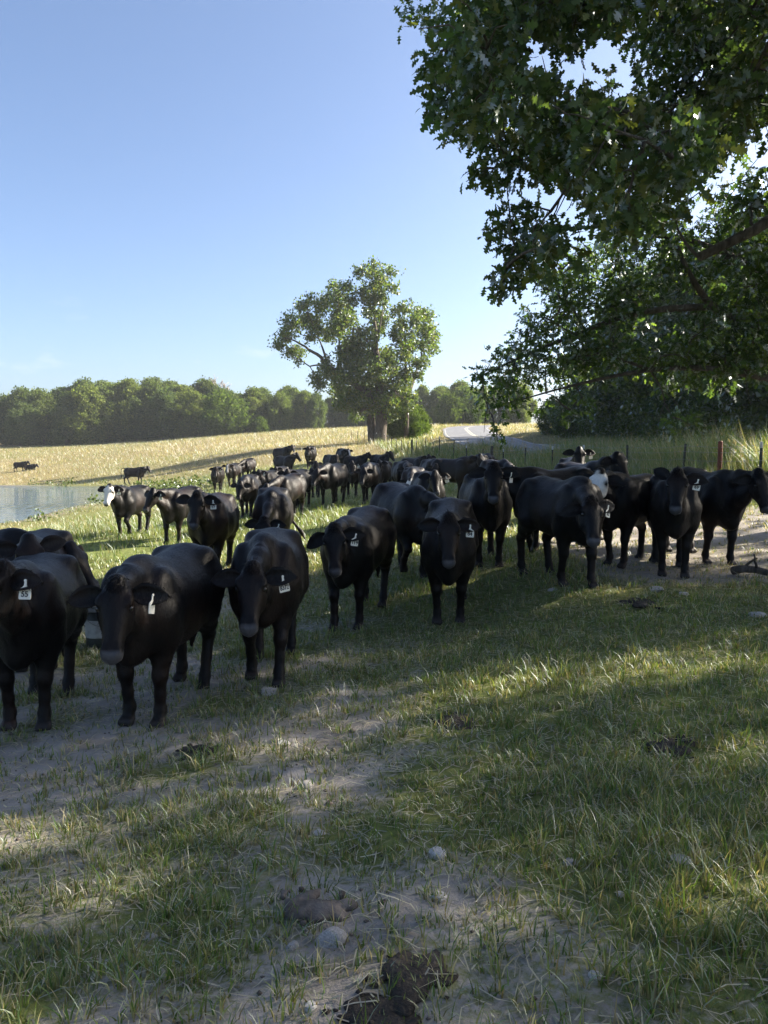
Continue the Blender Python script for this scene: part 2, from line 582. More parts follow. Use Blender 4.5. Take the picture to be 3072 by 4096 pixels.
def cow_mesh(name, h=0.02, head='up', yaw=0.0, roll=0.0, legs=(0, 0, 0, 0), lift=(0, 0, 0, 0), fat=1.0, tail=(0.0, 0.0), white=None,
             ears=(0.0, 0.0), pitch=None, drop=None, neckyaw=None, seed=0, lying=False, raise_tail=False, bend=0.0):
    """cow facing -Y, left side +X, origin on the ground under the barrel.
    legs: forward shift of front-left, front-right, hind-left, hind-right hooves. Returns mesh and head frame"""
    r = np.random.default_rng(seed + 100)
    S = lambda s, x, z: np.array([x, -s, z])      # forward, left, up -> local
    F = Field((-0.85, -1.55, -0.03), (0.85, 1.05, 1.72), h)
    # --- trunk
    st = np.array([-.72, -.69, -.60, -.45, -.22, .02, .24, .40, .52, .61, .66])
    top = np.array([1.08, 1.15, 1.215, 1.235, 1.205, 1.19, 1.205, 1.225, 1.19, 1.08, .98])
    bot = np.array([.90, .80, .70, .63, .555, .52, .515, .525, .55, .62, .70])
    wid = np.array([.06, .145, .222, .254, .284, .288, .248, .212, .18, .125, .06]) * (0.55 + 0.45 * fat) * 1.0
    if fat > 1: bot = bot - (fat - 1) * 0.18 * np.exp(-((st + .05) / .35) ** 2)
    _sd = np.linspace(st[0], st[-1], 120)
    _gk = np.exp(-np.linspace(-2.2, 2.2, 15) ** 2); _gk /= _gk.sum()
    _sm = lambda v: np.convolve(np.pad(np.interp(_sd, st, v), 7, mode='edge'), _gk, 'valid')
    top, bot, wid = _sm(top), _sm(bot), _sm(wid)
    st = _sd
    sl, X, Y, Z = F.box((-.5, -.80, .30), (.5, .86, 1.40))
    s = -Y
    ss = np.clip(s, st[0], st[-1])
    from_top = np.interp(ss.ravel(), st, top).reshape(ss.shape); from_bot = np.interp(ss.ravel(), st, bot).reshape(ss.shape)
    wd = np.interp(ss.ravel(), st, wid).reshape(ss.shape)
    cz, hz = (from_top + from_bot) / 2, (from_top - from_bot) / 2
    zn = np.clip((Z - cz) / hz, -1.3, 1.3)
    wz = wd * (1 - 0.16 * zn - 0.10 * zn * zn)
    nexp = 2.25
    q = (np.abs(X / wz) ** nexp + np.abs(zn) ** nexp) ** (1 / nexp)
    d = (q - 1) * np.minimum(wd, hz)
    d = np.sqrt(np.maximum(d, 0) ** 2 + (s - ss) ** 2) + np.minimum(d, 0)
    F.f[sl] = np.minimum(F.f[sl], d.astype(np.float32))
    for sx in (-1, 1):
        F.ell(S(.40, sx * .175 * fat ** .3, .92), (.075, .17, .24), 0.08)       # shoulder blade
        F.ell(S(-.42, sx * .200, 1.14), (.045, .07, .05), 0.11)                  # hook bone
        F.ell(S(-.52, sx * .165, .90), (.115, .19, .25), 0.08)                  # thigh
    F.ell(S(.40, 0, 1.20), (.06, .17, .045), 0.06)                              # withers
    F.ell(S(.55, 0, .63), (.10, .13, .14), 0.07)                               # brisket
    # --- head placement
    hp = {'up': (.96, 1.38, 60), 'mid': (1.02, 1.26, 58), 'low': (1.08, 1.06, 62), 'down': (1.10, .82, 66), 'graze': (1.0, .45, 75)}[head]
    ps, pz, pt = hp
    if pitch is not None: pt = pitch
    if drop is not None: pz += drop
    ny = math.radians(neckyaw if neckyaw is not None else yaw * 0.55)
    nb = np.array([.50, 0.0])                      # neck root (s, x)
    L = ps - nb[0]
    poll = S(nb[0] + L * math.cos(ny), L * math.sin(ny), pz)
    yw = math.radians(yaw)
    pr = math.radians(pt)
    fwd_h = np.array([math.sin(yw), -math.cos(yw), 0])
    ax_t = fwd_h * math.cos(pr) + np.array([0, 0, -math.sin(pr)])         # poll -> muzzle
    ax_n = fwd_h * math.sin(pr) + np.array([0, 0, math.cos(pr)])          # out of the forehead
    ax_x = np.cross(ax_n, ax_t); ax_x /= np.linalg.norm(ax_x)
    if ax_x @ np.array([math.cos(yw), math.sin(yw), 0]) < 0: ax_x = -ax_x    # points to the cow's left
    if roll:
        rr = math.radians(roll)
        ax_x, ax_n = ax_x * math.cos(rr) + ax_n * math.sin(rr), ax_n * math.cos(rr) - ax_x * math.sin(rr)
    HP = lambda t, x, n: poll + ax_t * t + ax_x * x + ax_n * n
    # --- neck
    nl = S(nb[0] - .08, 0, 1.08)
    mid = (nl + HP(.02, 0, -.07)) / 2
    F.chain([nl, mid + np.array([0, 0, .01]), HP(.02, 0, -.065)], [.125, .100, .070], 0.07, 0.80)
    tl = S(nb[0] + .05, 0, .82)
    jaw = HP(.13, 0, -.13)
    mid2 = tl * .5 + jaw * .5 + np.array([0, 0, -.015])
    F.chain([tl, mid2, jaw], [.15, .105, .058], 0.07, 0.82)
    F.chain([S(.58, 0, .68), mid2 + np.array([0, 0, -.085]), HP(.17, 0, -.185)], [.075, .032, .02], 0.06, 0.55)   # dewlap
    # --- head
    ht = np.array([-.01, .02, .07, .135, .21, .295, .385, .445, .48, .495])
    hw = np.array([.045, .078, .100, .111, .098, .073, .062, .068, .058, .032])
    hu = np.array([.015, .045, .058, .060, .055, .047, .040, .036, .022, .0])
    hb = np.array([-.07, -.12, -.155, -.175, -.17, -.140, -.108, -.092, -.075, -.05])
    ctr = HP(.22, 0, -.04)
    sl, X, Y, Z = F.box(ctr - .36, ctr + .36)
    dx, dy, dz = X - poll[0], Y - poll[1], Z - poll[2]
    t = dx * ax_t[0] + dy * ax_t[1] + dz * ax_t[2]
    x = dx * ax_x[0] + dy * ax_x[1] + dz * ax_x[2]
    nn = dx * ax_n[0] + dy * ax_n[1] + dz * ax_n[2]
    tc = np.clip(t, ht[0], ht[-1])
    w_ = np.interp(tc.ravel(), ht, hw).reshape(t.shape); u_ = np.interp(tc.ravel(), ht, hu).reshape(t.shape); b_ = np.interp(tc.ravel(), ht, hb).reshape(t.shape)
    c_, hh = (u_ + b_) / 2, (u_ - b_) / 2
    vn = np.clip((nn - c_) / hh, -1.4, 1.4)
    ww = w_ * (1 + 0.10 * vn - 0.12 * vn * vn)
    ne = 2.5
    q = (np.abs(x / ww) ** ne + np.abs(vn) ** ne) ** (1 / ne)
    d = (q - 1) * np.minimum(w_, hh)
    d = np.sqrt(np.maximum(d, 0) ** 2 + (t - tc) ** 2) + np.minimum(d, 0)
    F.put(sl, d.astype(np.float32), 0.035)
    HM = np.array([ax_x, ax_t, ax_n])
    F.ell(HP(-.022, 0, -.005), (.058, .045, .055), 0.04, HM)                        # poll
    for sx in (-1, 1):
        F.ell(HP(.125, sx * .092, .030), (.026, .045, .024), 0.025, HM)          # brow
        F.ell(HP(.165, sx * .106, .0), (.014, .026, .020), 0.012, HM, sub=True)  # eye socket
        F.ell(HP(.425, sx * .040, .020), (.026, .042, .026), 0.02, HM)            # nostril wing
        F.ell(HP(.474, sx * .038, .018), (.013, .020, .012), 0.008, HM, sub=True)
        F.ell(HP(.215, sx * .066, -.095), (.036, .085, .055), 0.03, HM)             # cheek
    F.ell(HP(.46, 0, .004), (.050, .032, .030), 0.02, HM)                       # nose pad
    F.ell(HP(.445, 0, -.080), (.044, .045, .026), 0.012, HM)                     # chin
    F.ell(HP(.475, 0, -.060), (.07, .06, .006), 0.01, HM, sub=True)               # mouth
    # --- legs
    foot = []
    if not lying:
        for i, sx in ((0, 1), (1, -1)):
            ds, lf = legs[i], lift[i]
            sh = S(.40, sx * .155, .84); el = S(.345 + .12 * ds, sx * .160, .67)
            kn = S(.375 + .62 * ds + .45 * lf, sx * .135, .385 + .3 * lf)
            fe = S(.355 + ds - .55 * lf, sx * .125, .125 + .9 * lf)
            ho = S(.385 + ds - .85 * lf, sx * .125, .055 + .75 * lf); to = S(.425 + ds - 1.0 * lf, sx * .125, .035 + .55 * lf)
            F.chain([sh, el], [.14, .112], 0.06)
            F.chain([el, (el * .45 + kn * .55)], [.108, .070], 0.05)
            F.chain([(el * .45 + kn * .55), kn], [.070, .056], 0.03)
            F.ell(kn + S(.006, 0, 0) * 1, (.050, .056, .062), 0.025)
            F.chain([kn, kn * .45 + fe * .55, fe], [.050, .040, .043], 0.022)
            F.ell(fe, (.046, .050, .046), 0.02)
            F.chain([fe, ho], [.040, .043], 0.02)
            for c in (-1, 1):
                F.cone(ho + np.array([c * .022, 0, 0]), to + np.array([c * .026, 0, 0]), .034, .034, 0.010)
            foot.append(to)
        for i, sx in ((2, 1), (3, -1)):
            ds, lf = legs[i], lift[i]
            hip = S(-.48, sx * .145, .88); stf = S(-.36 + .15 * ds, sx * .195, .72)
            hk = S(-.635 + .60 * ds, sx * .150, .455 + .25 * lf)
            fe = S(-.575 + ds - .25 * lf, sx * .145, .125 + .8 * lf)
            ho = S(-.545 + ds - .35 * lf, sx * .145, .055 + .7 * lf); to = S(-.505 + ds - .35 * lf, sx * .145, .035 + .5 * lf)
            F.chain([hip, stf], [.17, .125], 0.08)
            gask = stf * .45 + hk * .55
            F.chain([stf, gask], [.118, .082], 0.06)
            F.chain([hip + S(-.09, 0, -.05), gask], [.10, .070], 0.06)
            F.chain([gask, hk], [.078, .056], 0.03)
            F.ell(hk + S(-.015, 0, .015), (.046, .058, .066), 0.025)
            F.chain([hk, hk * .45 + fe * .55, fe], [.052, .043, .044], 0.022)
            F.ell(fe, (.047, .052, .048), 0.02)
            F.chain([fe, ho], [.042, .044], 0.02)
            for c in (-1, 1):
                F.cone(ho + np.array([c * .022, 0, 0]), to + np.array([c * .026, 0, 0]), .034, .034, 0.010)
            foot.append(to)
    else:
        for sx in (-1, 1):
            F.chain([S(.42, sx * .17, .72), S(.62, sx * .2, .58), S(.42, sx * .22, .56)], [.11, .06, .045], 0.05)
            F.chain([S(-.4, sx * .24, .75), S(-.15, sx * .33, .60), S(-.4, sx * .36, .56)], [.15, .08, .05], 0.06)
    # --- tail
    tx, tb = tail
    if raise_tail:
        tp = [S(-.68, 0, 1.16), S(-.80, tx * .2, 1.22), S(-.92, tx * .5, 1.12), S(-.98, tx, .85), S(-.97, tx, .62), S(-.96, tx, .46)]
    else:
        tp = [S(-.68, 0, 1.16), S(-.755 - tb * .3, tx * .15, 1.05), S(-.775 - tb * .7, tx * .5, .80), S(-.775 - tb, tx * .9, .58), S(-.77 - tb * .7, tx * 1.25, .42), S(-.76 - tb * .3, tx * 1.45, .29)]
    F.chain(tp, [.036, .030, .022, .021, .036, .014], 0.03)
    # flatten soles
    F.f = np.maximum(F.f, (0.0 - F.ax[2][None, None, :] + 0.0) if not lying else F.f * 0 - 1)
    V, Q = F.mesh()
    # --- colours
    base = np.tile(np.array([0.0036, 0.0033, 0.0034]), (len(V), 1))
    rel = V - poll
    vt, vx, vn_ = rel @ ax_t, rel @ ax_x, rel @ ax_n
    hd = (vt > -.06) & (np.abs(vx) < .16) & (vn_ > -.2) & (vt < .53)
    shine = np.zeros(len(V))
    nz = sstep(.425, .45, vt) * sstep(-.055, -.035, vn_) * hd
    base = base * (1 - nz[:, None]) + nz[:, None] * np.array([.062, .061, .066])
    shine = np.maximum(shine, nz)
    if white:
        wob = 0.02 * np.sin(vx * 55 + seed) + 0.015 * np.sin(vt * 70 + 1.3)
        if white == 'face':
            m = sstep(-.155, -.115, vn_ + wob) * sstep(.015, .04, vt + wob) * (1 - sstep(.455, .475, vt) * sstep(-.06, -.03, vn_) * .85) * hd
            eye = np.exp(-(((vt - .165) / .035) ** 2 + ((np.abs(vx) - .115) / .04) ** 2 + (vn_ / .05) ** 2)) * 1.4
            m = m * (1 - np.clip(eye, 0, 1))
        elif white == 'blaze':
            m = sstep(-.02, .02, vn_ + wob) * (1 - sstep(.04, .06, np.abs(vx) + wob)) * sstep(.03, .05, vt) * hd
        else:
            m = sstep(.22, .28, vt + wob) * hd * sstep(-.15, -.1, vn_)
        base = base * (1 - m[:, None]) + m[:, None] * np.array([.62, .59, .54])
        if white == 'face':
            m2 = sstep(.60, .55, V[:, 2]) * sstep(.36, .5, -V[:, 1]) * (np.abs(V[:, 0]) < .1) if False else None
    hf = (1 - sstep(.055, .085, V[:, 2])) if not lying else np.zeros(len(V))
    base = base * (1 - hf[:, None]) + hf[:, None] * np.array([.030, .026, .024])
    col = np.c_[base, shine]
    # --- ears, cupped leaves, joined into the same mesh
    eV, eQ, eC = [], [], []
    frames = {}
    for sx, droop in ((1, ears[0]), (-1, ears[1])):
        b0 = HP(.055, sx * .088, -.045)
        dr = math.radians(droop)
        out = ax_x * sx * math.cos(dr) + ax_t * math.sin(dr) - ax_n * 0.22
        out /= np.linalg.norm(out)
        face = ax_n * 0.85 + fwd_h * 0.35 + ax_x * sx * .1
        face -= out * (face @ out); face /= np.linalg.norm(face)
        wv = np.cross(out, face)
        frames[sx] = (b0, out, face, wv)
        nu, nv = 11, 7
        Lr = .235
        o0 = sum(len(v) for v in eV)
        P = np.zeros((2, nu, nv, 3))
        for iu in range(nu):
            u = iu / (nu - 1)
            wdt = .062 * (math.sin(PI * min(1, u ** 0.85 * .97 + .03)) ** .62) + .018 * (1 - u)
            if u < .15: wdt = .03 + (wdt - .03) * (u / .15)
            for iv in range(nv):
                v = iv / (nv - 1) * 2 - 1
                cup = .038 * (v * v - .6) * (1 - .35 * u) * math.sin(PI * min(1, u + .12)) ** .5
                p = b0 + out * Lr * u + wv * wdt * v + face * (cup + .02 * math.sin(PI * u)) - ax_t * 0
                P[0, iu, iv] = p
                P[1, iu, iv] = p - face * (.012 * (1 - v * v) + .003) * (1 - u * .6)
        eV.append(P.reshape(-1, 3))
        g = lambda k, a, b: o0 + k * nu * nv + a * nv + b
        for a in range(nu - 1):
            for b in range(nv - 1):
                f1 = [g(0, a, b), g(0, a + 1, b), g(0, a + 1, b + 1), g(0, a, b + 1)]
                f2 = [g(1, a, b), g(1, a, b + 1), g(1, a + 1, b + 1), g(1, a + 1, b)]
                eQ += [f1, f2]
            eQ += [[g(0, a, 0), g(1, a, 0), g(1, a + 1, 0), g(0, a + 1, 0)], [g(0, a, nv - 1), g(0, a + 1, nv - 1), g(1, a + 1, nv - 1), g(1, a, nv - 1)]]
        for b in range(nv - 1):
            eQ.append([g(0, nu - 1, b), g(1, nu - 1, b), g(1, nu - 1, b + 1), g(0, nu - 1, b + 1)])
        eC.append(np.tile([.004, .0036, .0036, 0], (2 * nu * nv, 1)))
    eV = np.vstack(eV); eC = np.vstack(eC)
    nV = len(V)
    V = np.vstack([V, eV]); Q = np.vstack([Q, np.array(eQ) + nV]); col = np.vstack([col, eC])
    if bend:
        pass
    me = mesh_np(name, V, Q, True, None)
    a_ = me.attributes.new('col', 'FLOAT_COLOR', 'POINT')
    a_.data.foreach_set('color', col.astype(np.float32).ravel())
    fr = dict(poll=poll, t=ax_t, x=ax_x, n=ax_n, ear=frames, HP=HP, fwd=fwd_h)
    return me, fr


def coat_mat():
    m, N, L, out = new_mat('black_coat')
    p = N.new('ShaderNodeBsdfPrincipled')
    L.new(p.outputs[0], out.inputs[0])
    a = N.new('ShaderNodeAttribute'); a.attribute_name = 'col'
    tc = N.new('ShaderNodeTexCoord')
    oi = N.new('ShaderNodeObjectInfo')
    off = N.new('ShaderNodeVectorMath'); off.operation = 'ADD'
    sc_ = N.new('ShaderNodeVectorMath'); sc_.operation = 'SCALE'; sc_.inputs['Scale'].default_value = 1
    cmb = N.new('ShaderNodeCombineXYZ')
    mulr = N.new('ShaderNodeMath'); mulr.operation = 'MULTIPLY'; mulr.inputs[1].default_value = 37.0
    L.new(oi.outputs['Random'], mulr.inputs[0])
    L.new(mulr.outputs[0], cmb.inputs[0]); L.new(mulr.outputs[0], cmb.inputs[2])
    L.new(tc.outputs['Object'], off.inputs[0]); L.new(cmb.outputs[0], off.inputs[1])
    # sun-bleached brown patches
    n1 = N.new('ShaderNodeTexNoise'); n1.inputs['Scale'].default_value = 2.6; n1.inputs['Detail'].default_value = 5
    L.new(off.outputs[0], n1.inputs['Vector'])
    r1 = ramp(N, [(0.45, (1, 1, 1)), (0.72, (3.4, 1.9, 1.2))])
    L.new(n1.outputs[0], r1.inputs[0])
    mx = N.new('ShaderNodeMixRGB'); mx.blend_type = 'MULTIPLY'; mx.inputs[0].default_value = 1
    L.new(a.outputs['Color'], mx.inputs[1]); L.new(r1.outputs[0], mx.inputs[2])
    bw = N.new('ShaderNodeRGBToBW'); L.new(a.outputs['Color'], bw.inputs[0])
    dk = N.new('ShaderNodeMapRange'); dk.inputs['From Min'].default_value = 0.008; dk.inputs['From Max'].default_value = 0.03
    dk.inputs['To Min'].default_value = 1.0; dk.inputs['To Max'].default_value = 0.0
    L.new(bw.outputs[0], dk.inputs['Value']); L.new(dk.outputs[0], mx.inputs[0])
    # dust and dried mud flecks
    n3 = N.new('ShaderNodeTexNoise'); n3.inputs['Scale'].default_value = 38; n3.inputs['Detail'].default_value = 2
    L.new(off.outputs[0], n3.inputs['Vector'])
    r3 = ramp(N, [(0.70, (0, 0, 0)), (0.78, (1, 1, 1))])
    L.new(n3.outputs[0], r3.inputs[0])
    n4 = N.new('ShaderNodeTexNoise'); n4.inputs['Scale'].default_value = 3.2
    L.new(off.outputs[0], n4.inputs['Vector'])
    r4 = ramp(N, [(0.52, (0, 0, 0)), (0.72, (.5, .5, .5))])
    L.new(n4.outputs[0], r4.inputs[0])
    mm = N.new('ShaderNodeMath'); mm.operation = 'MULTIPLY'
    L.new(r3.outputs[0], mm.inputs[0]); L.new(r4.outputs[0], mm.inputs[1])
    mx2 = N.new('ShaderNodeMixRGB'); mx2.inputs[2].default_value = (.07, .055, .042, 1)
    L.new(mm.outputs[0], mx2.inputs[0]); L.new(mx.outputs[0], mx2.inputs[1])
    L.new(mx2.outputs[0], p.inputs['Base Color'])
    rr = N.new('ShaderNodeMapRange')
    rr.inputs['To Min'].default_value = 0.50; rr.inputs['To Max'].default_value = 0.30
    L.new(a.outputs['Alpha'], rr.inputs['Value'])
    L.new(rr.outputs[0], p.inputs['Roughness'])
    p.inputs['Specular IOR Level'].default_value = 0.17
    # hair relief: fine stretched strands plus coarse clumps
    mp = N.new('ShaderNodeMapping'); mp.inputs['Scale'].default_value = (1, 0.35, 0.4)
    L.new(off.outputs[0], mp.inputs['Vector'])
    b1 = N.new('ShaderNodeTexNoise'); b1.inputs['Scale'].default_value = 120; b1.inputs['Detail'].default_value = 3
    L.new(mp.outputs[0], b1.inputs['Vector'])
    b2 = N.new('ShaderNodeTexNoise'); b2.inputs['Scale'].default_value = 16; b2.inputs['Detail'].default_value = 5; b2.inputs['Distortion'].default_value = 0.6
    L.new(mp.outputs[0], b2.inputs['Vector'])
    bp1 = N.new('ShaderNodeBump'); bp1.inputs['Strength'].default_value = 0.55; bp1.inputs['Distance'].default_value = 0.006
    L.new(b1.outputs[0], bp1.inputs['Height'])
    bp2 = N.new('ShaderNodeBump'); bp2.inputs['Strength'].default_value = 0.5; bp2.inputs['Distance'].default_value = 0.02
    L.new(b2.outputs[0], bp2.inputs['Height']); L.new(bp1.outputs[0], bp2.inputs['Normal'])
    L.new(bp2.outputs[0], p.inputs['Normal'])
    return m


MAT_COAT = coat_mat()
MAT_EYE = noise_mat('eye', [(0, (0.006, 0.004, 0.003)), (1, (0.01, 0.007, 0.005))], 3, 0.08, 0.0, spec=0.6)
MAT_TAG = noise_mat('ear_tag_plastic', [(0.3, (0.62, 0.60, 0.50)), (0.6, (0.78, 0.76, 0.68)), (0.8, (0.5, 0.46, 0.38))], 30, 0.55, 0.1)
MAT_INK = noise_mat('tag_ink', [(0, (0.012, 0.012, 0.018)), (1, (0.03, 0.03, 0.04))], 20, 0.6, 0.0)


def sphere_mesh(name, r, nu=12, nv=8):
    V, Fc = [], []
    for i in range(nv + 1):
        th = PI * i / nv
        for j in range(nu):
            ph = 2 * PI * j / nu
            V.append((r * math.sin(th) * math.cos(ph), r * math.sin(th) * math.sin(ph), r * math.cos(th)))
    for i in range(nv):
        for j in range(nu):
            k = (j + 1) % nu
            Fc.append((i * nu + j, (i + 1) * nu + j, (i + 1) * nu + k, i * nu + k))
    return mesh_poly(name, V, Fc, True)


EYE_MESH = sphere_mesh('eye', 0.021)


def tag_mesh():
    """flag ear tag: stalk and rounded panel hanging in the XZ plane, 4 mm thick, origin at the button"""
    out = [(-.007, 0), (.007, 0), (.008, -.03), (.020, -.043), (.036, -.052), (.039, -.062), (.040, -.112), (.036, -.119), (-.036, -.119), (-.040, -.112), (-.039, -.062), (-.036, -.052), (-.020, -.043), (-.008, -.03)]
    n = len(out)
    V = [(x, -.002, z) for x, z in out] + [(x, .002, z) for x, z in out]
    Fc = [tuple(range(n - 1, -1, -1)), tuple(range(n, 2 * n))]
    for i in range(n):
        j = (i + 1) % n
        Fc.append((i, j, n + j, n + i))
    return mesh_poly('ear_tag', V, Fc)


TAG_MESH = tag_mesh()
_btn = [(0.009 * math.cos(2 * PI * i / 10), y, 0.009 * math.sin(2 * PI * i / 10)) for y in (-.006, -.001) for i in range(10)]
BTN_MESH = mesh_poly('button', _btn, [tuple(range(10)), tuple(range(19, 9, -1))] + [(i, 10 + i, 10 + (i + 1) % 10, (i + 1) % 10) for i in range(10)])
TEXT_CACHE = {}


def text_mesh(s, size, width=None):
    if s in TEXT_CACHE: return TEXT_CACHE[s]
    cu = bpy.data.curves.new('number', 'FONT')
    cu.body = s
    cu.size = size
    cu.align_x = 'CENTER'; cu.align_y = 'CENTER'
    cu.extrude = 0.0006
    cu.offset = 0.0012
    o = bpy.data.objects.new('number', cu)
    COL.objects.link(o)
    bpy.context.view_layer.update()
    dg = bpy.context.evaluated_depsgraph_get()
    me = bpy.data.meshes.new_from_object(o.evaluated_get(dg))
    bpy.data.objects.remove(o)
    me.name = 'number'
    xs = [v.co.x for v in me.vertices]
    wd = max(xs) - min(xs)
    if width and wd > width:
        for v in me.vertices: v.co.x *= width / wd
    me.materials.clear()
    me.materials.append(MAT_INK)
    TEXT_CACHE[s] = me
    return me


COW_GROUP = 'black beef cattle in the pasture'


def mat_cols(x, y, z, o):
    return Matrix(((x[0], y[0], z[0], o[0]), (x[1], y[1], z[1], o[1]), (x[2], y[2], z[2], o[2]), (0, 0, 0, 1)))


def add_hair(o, me, fr, seed):
    """short coat strands lying back along the body, longer on the poll, brisket and ear rims"""
    r = np.random.default_rng(seed)
    nv = len(me.vertices)
    co = np.empty(nv * 3, np.float32); me.vertices.foreach_get('co', co); co = co.reshape(-1, 3).astype(float)
    no = np.empty(nv * 3, np.float32); me.vertex_normals.foreach_get('vector', no); no = no.reshape(-1, 3).astype(float)
    cl = np.empty(nv * 4, np.float32); me.attributes['col'].data.foreach_get('color', cl); cl = cl.reshape(-1, 4)
    rel = co - fr['poll']
    vt, vn, vx = rel @ fr['t'], rel @ fr['n'], rel @ fr['x']
    pollm = np.exp(-((vt / .07) ** 2 + (vx / .08) ** 2 + ((vn - .02) / .10) ** 2))
    w = 1.0 + 14 * pollm + 3 * (np.abs(vx) > .12) * (np.abs(vt) < .15) * (np.abs(vn) < .2)
    w *= (cl[:, 3] < .3) * (co[:, 2] > .09)
    i = r.choice(nv, 7000, p=w / w.sum())
    p = co[i] + r.normal(0, .005, (len(i), 3))
    n = no[i]
    flow = np.tile([0, .8, -.55], (len(i), 1)) + r.normal(0, .22, (len(i), 3))
    hd = (vt[i] > -.05) & (np.abs(vx[i]) < .14) & (np.abs(vn[i]) < .2)
    flow[hd] = fr['t'] * .9 + r.normal(0, .3, (hd.sum(), 3))
    flow -= n * (flow * n).sum(1)[:, None] * .8
    flow /= np.linalg.norm(flow, axis=1)[:, None]
    L = r.uniform(.016, .034, len(i)) * (1 + .9 * pollm[i])
    d = flow * .86 + n * (r.uniform(.18, .42, len(i)) + .5 * pollm[i])[:, None]
    sd = np.cross(d, n); sd /= np.linalg.norm(sd, axis=1)[:, None] + 1e-9
    a = p - n * .003
    V = np.stack([a - sd * .0022, a + sd * .0022, a + d * L[:, None]], 1).reshape(-1, 3)
    C = np.repeat(cl[i], 3, 0) * np.repeat(r.uniform(.7, 1.9, len(i)), 3)[:, None]
    C[:, 3] = 0
    hm = mesh_np('hair', V, np.arange(len(V)).reshape(-1, 3), True, C)
    h = link('hair', hm, MAT_COAT, o)
    return h


def place_cow(me, fr, loc, rz, scale, label, number=None, tag_turn=0.0, tagged=True, both=False, detail=True, name='cow', hair=False):
    o = link(name, me, MAT_COAT)
    o.location = loc
    o.rotation_euler = (0, 0, rz)
    o.scale = (scale, scale, scale)
    tag(o, label, 'cow', COW_GROUP)
    if detail:
        for sx in (-1, 1):
            e = link('eye', EYE_MESH, MAT_EYE, o)
            e.location = fr['HP'](.163, sx * .094, .004)
    if hair: add_hair(o, me, fr, len(bpy.data.objects))
    if tagged:
        b0, out, face, wv = fr['ear'][1]
        pos = b0 + out * .125 + face * .022
        hang = np.array([0, 0, 1.0])
        # tag plane faces roughly where the ear cup faces, hanging straight down
        f = -face.copy(); f[2] = 0; f /= np.linalg.norm(f)     # local +Y is the back of the tag
        ca, sa = math.cos(tag_turn), math.sin(tag_turn)
        f = np.array([f[0] * ca - f[1] * sa, f[0] * sa + f[1] * ca, 0])
        xx = np.cross(f, hang)
        t = link('ear_tag', TAG_MESH, MAT_TAG, o)
        rj = random.Random(label)
        t.matrix_local = mat_cols(xx, f, hang, pos) @ Euler((rj.uniform(-.15, .1), rj.uniform(-.28, .28), rj.uniform(-.35, .35))).to_matrix().to_4x4()
        if detail:
            b = link('button', BTN_MESH, MAT_TAG, t)
        if number:
            nm = link('number', text_mesh(number, 0.048, 0.068), None, t)
            nm.matrix_local = Matrix.Translation((0, -.0032, -.087)) @ Matrix.Rotation(PI / 2, 4, 'X')
    return o
# ------------------------------------------------------------------ ground sheet
def axis(n, lo, hi, c, k):
    t = np.linspace(-1, 1, n)
    a = np.sinh(k * t)
    a = np.where(a < 0, a / np.sinh(k) * (c - lo), a / np.sinh(k) * (hi - c)) + c
    return a


gxs = axis(240, -900, 900, 0.0, 8.2)
gys = axis(250, -400, 1600, 5.0, 8.2)
GX, GY = np.meshgrid(gxs, gys, indexing='ij')
GZ = ground_z(GX, GY)
near = np.exp(-np.maximum(0, np.hypot(GX, GY - 4) - 9) / 6)
GZ = GZ + near * (0.05 * (fbm(GX, GY, 1.3, 31, 3) - .5) + 0.055 * (fbm(GX, GY, .28, 41, 2) - .5))
bare, dry = grass_fields(GX, GY)
nx, ny = GX.shape
ii = np.arange(nx * ny).reshape(nx, ny)
GF = np.c_[ii[:-1, :-1].ravel(), ii[1:, :-1].ravel(), ii[1:, 1:].ravel(), ii[:-1, 1:].ravel()]
shore = np.exp(-np.abs(pond_sd(GX, GY)) / 0.8)
bank = np.exp(-((GX + 13.5) / 3.2) ** 2 - ((GY - 46) / 2.6) ** 2)
bareg = np.clip(bare + shore + 0.7 * bank, 0, 1)
gme = mesh_np('ground', np.c_[GX.ravel(), GY.ravel(), GZ.ravel()], GF, True, np.c_[bareg.ravel(), dry.ravel(), shore.ravel()])


